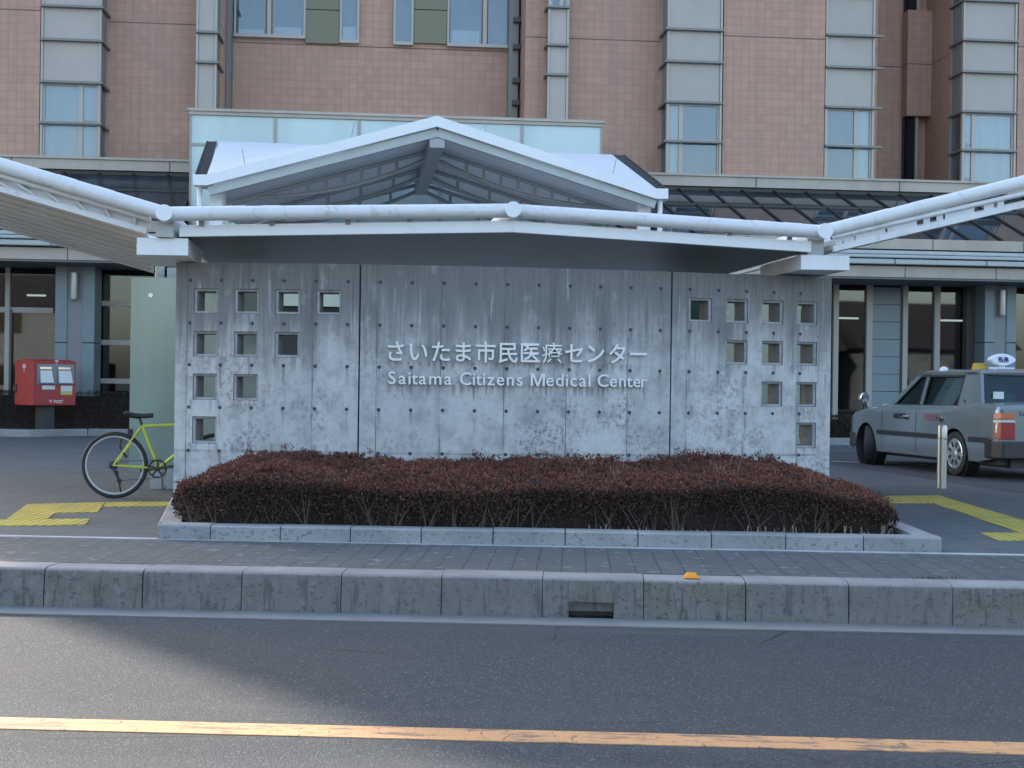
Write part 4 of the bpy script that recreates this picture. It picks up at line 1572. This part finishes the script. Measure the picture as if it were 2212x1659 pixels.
for i in range(15):
    t = i / 14
    x = .10 + .285 * t
    w = .075 * (1 - t) ** 1.1 + .020 + (.012 if t < .12 else 0)
    if t > .95: w *= .6
    if t < .05: w *= .8
    zc = AX + .512 + .018 * (1 - t) ** 2 - .012 * math.sin(math.pi * t)
    rows.append([(x, w * math.cos(a), zc + .026 * math.sin(a) * (1 if math.sin(a) > 0 else .9)) for a in [2 * math.pi * k / 14 for k in range(15)]])
b.grid(rows)
b.add(rows[0], [tuple(range(14))])
b.add(rows[-1], [tuple(range(14))])
b.tube([(.14, -.02, AX + .49), (.24, -.02, AX + .478), (.33, -.02, AX + .495)], .004, 6)
b.tube([(.14, .02, AX + .49), (.24, .02, AX + .478), (.33, .02, AX + .495)], .004, 6)
b.build('saddle', MT['blackpl'], BK, smooth=60)
b = MB()
cx, cz = .448, AX - .03
b.lathe([(.078, -.060), (.097, -.063), (.097, -.055), (.078, -.054)], 'y', (cx, 0, cz), 40, closed=True)
for i in range(5):
    a = 2 * math.pi * i / 5 + .3
    b.bar((cx + .015 * math.cos(a), -.058, cz + .015 * math.sin(a)), (cx + .083 * math.cos(a), -.058, cz + .083 * math.sin(a)), .020, .006, up=(0, 1, 0))
b.lathe([(.0, -.075), (.024, -.072), (.024, -.045)], 'y', (cx, 0, cz), 16)
b.tube([(cx, -.068, cz), (cx + .168, -.075, cz + .03)], [.012, .009], 8)
b.tube([(cx, .068, cz), (cx - .168, .075, cz - .03)], [.012, .009], 8)
b.build('crank', MT['blackpl'], BK, smooth=40)
for sx_, sy_ in ((1, -1), (-1, 1)):
    b = MB()
    px_, pz_ = cx + sx_ * .168, cz + sx_ * .03
    b.box(px_ - .045, px_ + .045, sy_ * .08 if sy_ > 0 else -.16, .16 if sy_ > 0 else -.08, pz_ - .012, pz_ + .012)
    pe = b.build('pedal', MT['blackpl'], BK, bevel=.004)
    b = MB()
    b.box(px_ - .05, px_ - .046, (.10 if sy_ > 0 else -.14), (.14 if sy_ > 0 else -.10), pz_ - .01, pz_ + .01)
    b.build('reflector', MT['clearlens'], pe)
b = MB()
b.tube([(0, -.052, AX + .042), (cx, -.058, cz + .088)], .0035, 5)
b.tube([(.065, -.052, AX - .155), (cx, -.058, cz - .09)], .0035, 5)
b.build('chain', MT['gun'], BK)
b = MB()
b.lathe([(.045, -.042), (.045, -.055), (.03, -.062), (.014, -.066)], 'y', (0, 0, AX), 24)
b.tube([(.005, -.07, AX - .02), (.035, -.075, AX - .09), (.065, -.06, AX - .155)], [.018, .014, .012], 8)
b.lathe([(.012, -.066), (.026, -.062), (.026, -.048), (.012, -.044)], 'y', (.065, 0, AX - .155), 14)
b.build('derailleur', MT['blackpl'], BK, smooth=40)
b = MB()
b.tube([(.012, .05, AX - .06), (.035, .14, .012), (.055, .15, .008)], .008, 8)
b.build('kickstand', MT['gun'], BK, smooth=50)
b = MB()
b.box(.13, .175, -.028, .028, AX + .315, AX + .37)
b.tube([(.165, -.03, AX + .30), (.15, -.032, AX + .37)], .008, 6)
b.tube([(.165, .03, AX + .30), (.15, .032, AX + .37)], .008, 6)
b.build('rear_brake', MT['blackpl'], BK, bevel=.004)
b = MB()
b.tube([(.06, .012, AX + .27), (.045, .012, AX + .20), (.075, .012, AX + .13), (.12, .012, AX + .08)], .011, 8)
b.build('cable_lock', MT['blackpl'], BK, smooth=50)
b = MB()
b.tube([HT, (.82, 0, AX + .53)], .014, 10)
b.tube([(.82, 0, AX + .53), (.86, 0, AX + .55)], .014, 10)
b.tube([(.80, -.29, AX + .56), (.86, -.12, AX + .55), (.86, .12, AX + .55), (.80, .29, AX + .56)], .0115, 10)
for s in (-1, 1): b.tube([(.80, s * .29, AX + .56), (.83, s * .20, AX + .555)], .016, 10)
b.build('handlebar', MT['blackpl'], BK, smooth=50)

# ------------------------------------------------------------------ far beds along the hospital, post box
def back_hedge(label, kerb_pts, x0, x1, y0, y1, h, n):
    t = thing('hedge_bed', label, 'hedge', (0, 0, 0), 0, 'hedges along the hospital front')
    for a, c in zip(kerb_pts[:-1], kerb_pts[1:]):
        d = (c - a)
        nn = Vector((-d.y, d.x, 0)).normalized()
        k = max(1, int(d.length / 1.2))
        for i in range(k):
            p, r = a.lerp(c, i / k), a.lerp(c, (i + 1) / k) - d.normalized() * .01
            b = MB()
            b.prism([(p.x + nn.x * tt, p.y + nn.y * tt, z) for tt, z in ((0, -.02), (0, .15), (.16, .15), (.16, -.02))], r - p)
            b.build('kerb_stone', MT['kerb2'], t, bevel=.01)
    b = MB()
    b.box(x0 - .05, x1 + .05, y0 + .1, y1 - .1, .0, .11)
    b.build('soil', MT['earth'], t)
    b = MB()
    b.box(x0 + .1, x1 - .1, y0 + .14, y1 - .1, .1, h - .1)
    b.build('core', MT['core'], t)
    s = rng.random(n) < .72
    x = rng.uniform(x0, x1, n)
    tz = rng.beta(1.2, 1, n)
    y = np.where(s, y0 + rng.gamma(1.3, .05, n), rng.uniform(y0, y1, n))
    top = h + .03 * noise2(x * 1.3, y)
    z = np.where(s, .14 + (top - .18) * tz, top - .05 + rng.normal(0, .015, n))
    nz = np.stack([rng.normal(0, .3, n), np.where(s, -1., -.2), np.where(s, .4, 1.)], 1)
    v, qd = leaf_quads(np.stack([x, y, z], 1), nz, .05, .024, .8)
    raw_mesh('foliage', v, qd, [MT['leafback']], t)
    return t


kl = [gnd(-40, 942), gnd(62, 944), gnd(190, 941.5)]
kl.append(kl[-1] + Vector((4.0, .35, 0)))
back_hedge('brown clipped hedge behind the red post box', kl, -16.5, -5.2, kl[3].y + .22, kl[3].y + 1.3, .93, 17000)
kr = [gnd(1700, 962), gnd(1850, 961), gnd(2030, 948)]
back_hedge('small red brown hedge in front of the hospital window past the taxi bonnet', kr, 4.9, 8.0, 30.4, 31.6, .62, 6000)

q = gnd(97, 931)
PB = thing('post_box', 'red Japanese post box on a black post before the brown hedge', 'post box', (dep(97, 900, 28.98).x, 28.98, 0), R(45))
W_, D_, ZB0, ZB1 = .95, .82, .645, 1.60
b = MB()
b.prism([(-W_ / 2, -D_ / 2, ZB0), (-W_ / 2, D_ / 2, ZB0), (-W_ / 2, D_ / 2, ZB1 - .06), (-W_ / 2, D_ / 2 - .2, ZB1 - .01), (-W_ / 2, -.1, ZB1), (-W_ / 2, -D_ / 2, ZB1 - .035)], (W_, 0, 0))
bx = b.build('box', MT['red'], PB, bevel=.02)
b = MB()
yf = -D_ / 2
b.box(-W_ / 2 + .015, W_ / 2 - .015, yf - .012, yf - .001, ZB0 + .02, ZB1 - .05)
b.build('front_panel', MT['redd'], PB)
b = MB()
b.box(-.40, .42, yf - .03, yf - .0125, 1.085, 1.50)
b.build('slot_plate', MT['greyplate'], PB)
for x0, x1, s in ((-.36, -.06, -1), (.04, .36, 1)):
    b = MB()
    b.hexa([(x0, yf - .09, 1.10), (x1 + .03, yf - .09, 1.10), (x1 + .03, yf - .0305, 1.10), (x0, yf - .0305, 1.10), (x0, yf - .045, 1.385), (x1 - .02, yf - .045, 1.385), (x1 - .02, yf - .0305, 1.385), (x0, yf - .0305, 1.385)])
    fl = b.build('flap', MT['alu'] if False else MT['greyplate'], PB, bevel=.006)
    b = MB()
    b.hexa([(x0 + .02, yf - .088, 1.12), (x1, yf - .088, 1.12), (x1, yf - .086, 1.12), (x0 + .02, yf - .086, 1.12), (x0 + .02, yf - .052, 1.37), (x1 - .03, yf - .052, 1.37), (x1 - .03, yf - .05, 1.37), (x0 + .02, yf - .05, 1.37)])
    b.build('flap_notice', MT['paper'], fl)
    b = MB()
    b.box(x0 + .01, x1 - .04, yf - .06, yf - .0305, 1.395, 1.44)
    b.build('slot_lip', MT['chrome'], PB)
b = MB()
b.box(-.28, .0, yf - .0165, yf - .0125, .98, 1.06)
b.box(.13, .385, yf - .0165, yf - .0125, .945, 1.06)
b.build('collection_notice', MT['paper'], PB)
b = MB()
b.box(.13, .385, yf - .0165, yf - .0125, .87, .943)
b.build('collection_notice', MT['paperg'], PB)
def flat_text(s, size, m, parent, loc, rot, name='lettering', bold=.02):
    me = glyph(s, size, bold, .004)
    a, c = ext(me)
    for v in me.vertices: v.co.x -= (a + c) / 2
    me.materials.append(m)
    o = bpy.data.objects.new(name, me)
    COL.objects.link(o)
    o.parent = parent
    o.location = loc
    o.rotation_euler = rot
    return o
FR = (R(90), 0, 0)
flat_text('〒 POST', .085, MT['whiteink'], PB, (.03, yf - .015, .70), FR)
flat_text('〒', .11, MT['whiteink'], PB, (.03, yf - .015, 1.50 + .005), FR)
flat_text('〒', .20, MT['whiteink'], PB, (-W_ / 2 - .003, -.02, 1.34), (R(90), 0, R(-90)))
b = MB()
b.box(-W_ / 2 - .02, -W_ / 2 - .001, .29, .36, .90, 1.08)
b.build('door_handle', MT['blackpl'], PB, bevel=.006)
b = MB()
b.box(-.14, .14, -.15, .15, -.02, ZB0 + .005)
b.build('post', MT['blacksteel'], PB, bevel=.01)

# ------------------------------------------------------------------ bollard
q = gnd(2034, 1054.7)
BO = thing('bollard', 'stainless steel bollard standing between the pavement and the taxi', 'bollard', (q.x, q.y, 0))
b = MB()
b.lathe([(.0, 0), (.06, 0), (.06, .60)], n=32)
b.lathe([(.06, .63), (.06, .755), (.052, .78), (.03, .792), (0, .796)], n=32)
b.build('tube', MT['steel'], BO, smooth=40)
b = MB()
b.lathe([(.058, .599), (.0645, .601), (.0645, .629), (.058, .631)], n=32)
b.build('band', MT['chrome'], BO, smooth=40)

# ------------------------------------------------------------------ taxi (rear axle frame: y forward, x right)
HDG = R(11.7)
TX = thing('taxi', 'grey green taxi saloon with a white diamond roof lamp waiting beside the wall', 'taxi', (6.37 + .74 * math.cos(HDG), 19.7 + .74 * math.sin(HDG), .004), HDG)
WB = 2.785
def lerp_tab(tab, y):
    for (a, p), (c, r) in zip(tab[:-1], tab[1:]):
        if a <= y <= c:
            return p + (r - p) * (y - a) / (c - a)
    return tab[0][1] if y < tab[0][0] else tab[-1][1]
HWT = [(-1.08, .755), (-1.0, .80), (-.7, .832), (0, .845), (2.2, .845), (2.9, .83), (3.35, .785), (3.55, .72)]
TOP = [(-1.08, .93), (-1.03, .985), (-.9, 1.01), (-.4, 1.03), (0, .985), (1.9, .965), (2.2, .955), (2.8, .90), (3.3, .83), (3.48, .775), (3.55, .70)]
ARC = .365
def zbot(y):
    base = .235 if y < 2.2 else .23
    for c in (0, WB):
        d = abs(y - c)
        if d < ARC: base = max(base, .31 + math.sqrt(ARC ** 2 - d * d))
    if y < -.6: base = max(base, .235 + (-.6 - y) * .16)
    return base
ys = sorted(set([round(-1.08 + i * .06, 3) for i in range(78) if -1.08 + i * .06 < 3.55] + [3.55, -1.05] + [c + s * ARC * f for c in (0, WB) for s in (-1, 1) for f in (1.0, .995, .97, .9, .8, .65, .45, .2)]))
rows = []
TT = [0, .06, .16, .28, .4, .52, .64, .76, .87, .95, 1.0]
for y in ys:
    w, zt, zb = lerp_tab(HWT, y), lerp_tab(TOP, y), zbot(y)
    row = []
    for t in TT:
        z = zb + (zt - zb) * t
        hz = (z - .235) / .75
        x = w * (1 - .045 * max(0, hz - .55) ** 1.5 * 3 - .05 * max(0, .30 - hz) ** 1.4 * 3)
        if t > .9: x -= .02 * ((t - .9) / .1) ** 2
        row.append((x, z))
    xe = row[-1][0]
    for f, dzz in ((.97, .012), (.85, .022), (.6, .034), (.3, .04), (0, .042)): row.append((xe * f, zt + dzz))
    full = [(-x, y, z) for x, z in row] + [(x, y, z) for x, z in row[::-1][1:]]
    rows.append(full)
b = MB()
b.grid(rows)
nn_ = len(rows[0])
b.add(rows[0], [tuple(range(nn_))])
b.add(rows[-1], [tuple(range(nn_))])
b.build('body', MT['taxi'], TX, smooth=32)
b = MB()
b.box(-.70, .70, -.85, 3.3, .20, .50)
b.box(-.50, .50, -.9, 3.2, .16, .3)
for c in (0, WB):
    for s in (-1, 1):
        b.lathe([(.36, 0), (.372, 0), (.372, .19), (.36, .19)], 'x', (s * .63 if s > 0 else -.82, c, .315), 32, closed=True)
b.build('underbody', MT['blackpl'], TX)
# greenhouse
BX, RX, ZBL, ZRF = .765, .625, .965, 1.475
def sq(s, yb0, yb1, yt0, yt1, zb=None, zt=None, off=0.0):
    zb = ZBL if zb is None else zb
    zt = ZRF if zt is None else zt
    X = lambda z: s * (BX + (RX - BX) * (z - ZBL) / (ZRF - ZBL) + off)
    return [(X(zb), yb0, zb), (X(zb), yb1, zb), (X(zt), yt1, zt), (X(zt), yt0, zt)]
b = MB()
for s in (-1, 1):
    v = (-s * .05, 0, 0)
    b.prism(sq(s, 1.98, 2.13, 1.26, 1.38), v)
    b.prism(sq(s, 1.075, 1.15, 1.075, 1.15), v)
    b.prism(sq(s, -.56, .05, -.33, .05), (-s * .05, 0, 0))
    b.prism(sq(s, -.33, 1.38, -.33, 1.38, 1.432), v)
b.build('pillars', MT['taxi'], TX)
rows = []
for i in range(13):
    y = -.36 + 1.78 * i / 12
    e = min(1, (y + .36) / .14, (1.42 - y) / .22)
    zz = ZRF - .03 * (1 - e) ** 2
    rows.append([(x_, y, zz + .052 * math.sqrt(max(0, 1 - (abs(x_) / .64) ** 2.6)) * min(1, .4 + e)) for x_ in [-.64, -.625, -.59, -.5, -.3, 0, .3, .5, .59, .625, .64]])
b = MB()
b.grid(rows)
b.grid([[(p_[0], p_[1], p_[2] - .03) for p_ in r_] for r_ in rows])
b.build('roof', MT['taxi'], TX, smooth=35)
b = MB()
b.prism([(-.70, -.575, 1.035), (.70, -.575, 1.035), (.585, -.345, 1.445), (-.585, -.345, 1.445)], (0, .01, 0))
b.build('rear_window', MT['taxiglass'], TX)
b = MB()
ro = [(-.765, -.60, 1.0), (.765, -.60, 1.0), (.63, -.335, 1.48), (-.63, -.335, 1.48)]
ri = [(-.695, -.578, 1.045), (.695, -.578, 1.045), (.58, -.352, 1.437), (-.58, -.352, 1.437)]
for i in range(4):
    j = (i + 1) % 4
    b.prism([ro[i], ro[j], ri[j], ri[i]], (0, .05, 0))
b.build('rear_window_surround', MT['taxi'], TX, smooth=30)
b = MB()
for i in range(4):
    j = (i + 1) % 4
    a, c = Vector(ri[i]) + Vector((0, -.004, 0)), Vector(ri[j]) + Vector((0, -.004, 0))
    b.bar(a, c, .018, .018)
b.build('window_seal', MT['blackpl'], TX)
b = MB()
b.prism([(-.72, 2.12, .975), (.72, 2.12, .975), (.60, 1.38, 1.455), (-.60, 1.38, 1.455)], (0, .01, .006))
b.build('windscreen', MT['taxiglass'], TX)
for s in (-1, 1):
    for nm, q4 in (('front_door_window', (1.15, 1.98, 1.15, 1.26)), ('rear_door_window', (.05, 1.075, .05, 1.075))):
        b = MB()
        b.prism(sq(s, *q4, zt=1.432, off=-.018) if nm[0] == 'r' else sq(s, 1.15, 1.98, 1.15, 1.315, zt=1.432, off=-.018), (-s * .006, 0, 0))
        b.build(nm, MT['taxiglass'], TX)
    b = MB()
    for y0, y1, t0, t1 in ((.05, .085, .05, .085), (1.04, 1.075, 1.04, 1.075), (1.15, 1.18, 1.15, 1.18), (1.93, 1.98, 1.27, 1.315)):
        b.prism(sq(s, y0, y1, t0, t1, zt=1.432, off=.002), (-s * .012, 0, 0))
    b.prism(sq(s, .05, 1.98, .05, 1.95, zt=.995, off=.003), (-s * .012, 0, 0))
    b.prism(sq(s, .05, 1.34, .05, 1.30, zb=1.405, zt=1.436, off=.006), (-s * .012, 0, 0))
    b.build('window_trim', MT['blackpl'], TX)
    # rubbing strip, sill shadow, shut lines, handles
    b = MB()
    for y0, y1 in ((.42, 2.36), (-.92, -.40)):
        b.box(s * .846 if s > 0 else -.862, .862 if s > 0 else -.846, y0, y1, .505, .575)
    b.build('rubbing_strip', MT['blackpl'], TX, bevel=.008)
    b = MB()
    for y in (.36, 1.105, 2.19):
        x = .8465
        b.box(s * x if s > 0 else -x - .001, x + .001 if s > 0 else -x, y, y + .009, .27 if y > .4 else .66, .90)
    b.build('shut_line', MT['gap'], TX)
    for y in (1.32, .30):
        b = MB()
        b.box(.842 if s > 0 else -.866, .866 if s > 0 else -.842, y, y + .15, .80, .826)
        b.build('door_handle', MT['chrome'], TX, bevel=.006)
        b = MB()
        b.box(.8415 if s > 0 else -.8475, .8475 if s > 0 else -.8415, y + .02, y + .12, .765, .799)
        b.build('handle_recess', MT['blackpl'], TX)
    # fender mirror
    b = MB()
    b.tube([(s * .70, 2.98, .86), (s * .75, 2.99, 1.02)], [.018, .013], 8)
    b.build('mirror_stalk', MT['blackpl'], TX, smooth=40)
    b = MB()
    b.lathe([(0, -.05), (.07, -.045), (.095, .0), (.08, .04), (.04, .065), (0, .07)], 'y', (s * .77, 2.99, 1.07), 20)
    b.build('mirror', MT['chrome'], TX, smooth=50)
    b = MB()
    b.box(s * .60 - .05, s * .60 + .05, 2.52, 2.58, .945, .975)
    b.build('washer_cap', MT['clearlens'], TX, bevel=.01)
    # lamps wrapping the rear corner
    for nm, z0, z1, m in (('indicator', .83, .91, 'amber'), ('reversing_lamp', .782, .828, 'clearlens'), ('tail_lamp', .56, .78, 'redlens')):
        b = MB()
        xo, xi = s * .812, s * .56
        b.hexa([(xo, -.96, z0), (s * .77, -1.10, z0), (xi, -1.105, z0), (xi, -.96, z0), (xo * .985, -.96, z1), (s * .755, -1.095, z1), (xi, -1.10, z1), (xi, -.96, z1)])
        b.build(nm, MT[m], TX, bevel=.008)
b = MB()
b.prism([(-.845, -.80, .30), (-.86, -1.02, .30), (-.78, -1.19, .30), (.78, -1.19, .30), (.86, -1.02, .30), (.845, -.80, .30)], (0, 0, .235))
b.build('rear_bumper', MT['blackpl'], TX, bevel=.02)
b = MB()
b.prism([(-.80, 3.2, .28), (-.84, 3.35, .28), (-.70, 3.64, .28), (.70, 3.64, .28), (.84, 3.35, .28), (.80, 3.2, .28)], (0, 0, .22))
b.build('front_bumper', MT['blackpl'], TX, bevel=.02)
b = MB()
b.box(-.17, .17, -1.112, -1.09, .60, .76)
b.build('number_plate', MT['paper'], TX, bevel=.004)
flat_text('Comfort', .075, MT['blueink'], TX, (-.36, -1.086, .88), FR, bold=.01)
def twheel(x, y, steer):
    prof_t = [(.215, -.085), (.27, -.093), (.302, -.086), (.315, -.065), (.317, 0), (.315, .065), (.302, .086), (.27, .093), (.215, .085)]
    b = MB()
    b.lathe(prof_t, 'x', (0, 0, 0), 40, closed=True)
    w = b.build('wheel', MT['rubber'], TX, smooth=40)
    w.location = (x, y, .317)
    w.rotation_euler = (0, 0, steer)
    s = -1 if x < 0 else 1
    b = MB()
    b.lathe([(.216, s * .083), (.205, s * .088), (.19, s * .07), (.12, s * .055)], 'x', (0, 0, 0), 40)
    for i in range(10):
        a = 2 * math.pi * i / 10
        b.bar((s * .078, .05 * math.cos(a), .05 * math.sin(a)), (s * .084, .195 * math.cos(a), .195 * math.sin(a)), .045 if i % 2 else .02, .012, up=(1, 0, 0))
    b.lathe([(.065, s * .06), (.06, s * .088), (.03, s * .096), (0, s * .097)], 'x', (0, 0, 0), 24)
    b.build('rim', MT['alu'], w, smooth=30)
    b = MB()
    for i in range(8):
        a = 2 * math.pi * (i + .5) / 8
        ca, sa = math.cos(a), math.sin(a)
        xx = s * .0795
        b.bar((xx, .095 * ca, .095 * sa), (xx + s * .004, .172 * ca, .172 * sa), .042, .014, up=(1, 0, 0))
    b.build('rim_slots', MT['blackpl'], w)
for x, y, st in ((-.745, 0, 0), (.745, 0, 0), (-.735, WB, R(-29)), (.735, WB, R(-29))): twheel(x, y, st)
# cabin
b = MB()
b.box(-.70, .70, -.50, 1.95, .95, .985)
b.build('cabin_deck', MT['seatdk'], TX)
for x in (-.36, .36):
    b = MB()
    b.hexa([(x - .24, .95, .98), (x + .24, .95, .98), (x + .24, 1.08, .98), (x - .24, 1.08, .98), (x - .20, .82, 1.22), (x + .20, .82, 1.22), (x + .20, .92, 1.22), (x - .20, .92, 1.22)])
    b.box(x - .12, x + .12, .80, .89, 1.24, 1.37)
    b.build('front_seat', MT['seat'], TX, bevel=.03)
    b = MB()
    b.hexa([(x - .30, -.30, .98), (x + .30, -.30, .98), (x + .30, -.10, .98), (x - .30, -.10, .98), (x - .27, -.36, 1.16), (x + .27, -.36, 1.16), (x + .27, -.24, 1.16), (x - .27, -.24, 1.16)])
    b.build('rear_seat', MT['seat'], TX, bevel=.03)
b = MB()
b.tube([(.36 + .17 * math.cos(a), 1.52 + .06 * math.sin(a), 1.02 + .16 * math.sin(a)) for a in [2 * math.pi * i / 20 for i in range(21)]], .013, 8)
b.build('steering_wheel', MT['blackpl'], TX, smooth=50)
b = MB()
b.box(-.56, -.40, -.545, -.54, 1.10, 1.20)
b.build('window_sticker', MT['paper'], TX)
# door lettering
flat_text('飛鳥交通', .095, MT['dkink'], TX, (-.850, 1.62, .775), (R(90), 0, R(-90)), 'door_lettering')
b = MB()
for i in range(2):
    y = .50
    for wd in (.07, .05, .09, .06, .05):
        b.box(-.8505, -.8475, y, y + wd - .012, .775 + .055 * i, .812 + .055 * i)
        y += wd + .006
b.build('door_sticker', MT['redink'], TX)
# roof gear
RL = thing  # noqa
b = MB()
zr0 = ZRF + .05
b.box(-.17, .17, .12, .26, zr0, zr0 + .025)
b.build('lamp_base', MT['signwhite'], TX, bevel=.006)
pts_o = []
for i in range(40):
    a = 2 * math.pi * i / 40
    cx_, cz_ = math.cos(a), math.sin(a)
    pts_o.append((.205 * (abs(cx_) ** 1.15) * (1 if cx_ > 0 else -1), .088 * (abs(cz_) ** 1.25) * (1 if cz_ > 0 else -1)))
b = MB()
zc = zr0 + .135
b.prism([(x, .14, zc + z) for x, z in pts_o], (0, .10, 0))
lampo = b.build('roof_lamp', MT['signwhite'], TX, bevel=.015)
flat_text('飛鳥', .085, MT['blueink'], lampo, (0, .137, zc - .032), FR, bold=.03)
b = MB()
b.tube([(0, .19, zr0 + .02), (0, .19, zc - .07)], .05, 10)
b.build('lamp_stem', MT['pale'], TX)
b = MB()
b.hexa([(-.36, .30, zr0 - .01), (-.12, .30, zr0 - .01), (-.12, .40, zr0 - .01), (-.36, .40, zr0 - .01), (-.34, .31, zr0 + .085), (-.17, .31, zr0 + .085), (-.17, .39, zr0 + .085), (-.34, .39, zr0 + .085)])
b.build('rank_lamp', MT['ylamp'], TX, bevel=.012)
for x, y in ((-.50, .92), (.42, .02), ):
    b = MB()
    b.lathe([(.065, 0), (.06, .03), (.04, .055), (0, .065)], c=(x, y, zr0 - .025), n=20)
    b.build('roof_dome', MT['signwhite'], TX, smooth=50)
b = MB()
b.lathe([(.022, 0), (.02, .008), (0, .012)], 'x', (-.752, -.12, 1.06), 14)
b.build('filler_lock', MT['chrome'], TX, smooth=40)

# ------------------------------------------------------------------ across the street, seen only as reflections in the glass
def house(label, x, y, w, d, h, rh, rz):
    t = thing('house', label, 'house', (x, y, -.1), rz, 'houses across the street')
    b = MB()
    b.box(-w / 2, w / 2, -d / 2, d / 2, 0, h)
    b.build('wall', MT['housewall'], t)
    e = .5
    b = MB()
    b.prism([(-w / 2 - e, -d / 2 - e, h - .1), (-w / 2 - e, d / 2 + e, h - .1), (-w / 2 - e, 0, h + rh)], (w + 2 * e, 0, 0))
    b.build('roof', MT['houseroof'], t)
    for sx_ in (-.28, .22):
        for z in (.9, 3.7):
            if z + 1 > h: continue
            b = MB()
            b.box(w * sx_ - .8, w * sx_ + .8, d / 2 - .02, d / 2 + .04, z, z + 1.1)
            b.build('window', MT['gblack'], t)
house('two storey cream house with dark roof reflected in the left hospital windows', -21, -19, 10, 8, 5.2, 2.0, R(4))
house('low cream house with dark hipped roof reflected beside the concrete wall', 24, -19, 9, 8, 3.7, 2.5, R(3))
house('cream house with big dark roof reflected in the glass behind the taxi', 35, -20, 10, 9, 3.9, 3.0, R(-3))
house('plain cream house reflected near the left end of the hospital glass', -33, -22, 9, 8, 5.4, 2.2, R(2))
for i, x in enumerate((-19, 26)):
    b = MB()
    b.tube([(x, -3.6, -.3), (x, -3.6, 10.5)], [.17, .11], 12)
    b.box(x - .06, x + .06, -4.4, -2.8, 9.6, 9.72)
    tag(b.build('utility_pole', MT['wood'], smooth=40), ('grey utility pole across the street on the left', 'grey utility pole across the street on the right')[i], 'utility pole', 'utility poles across the street')
b = MB()
for y, z, sag in ((-4.3, 9.72, .9), (-3.6, 9.72, .8), (-2.9, 9.72, 1.0), (-3.5, 8.3, 1.2), (-3.7, 7.8, 1.3)):
    b.tube([(-19 + 45 * i / 20, y, z - sag * (1 - ((i - 10) / 10) ** 2)) for i in range(21)], .022, 5)
tag(b.build('overhead_cables', MT['blackpl']), 'black overhead cables strung between the two utility poles', 'cables')
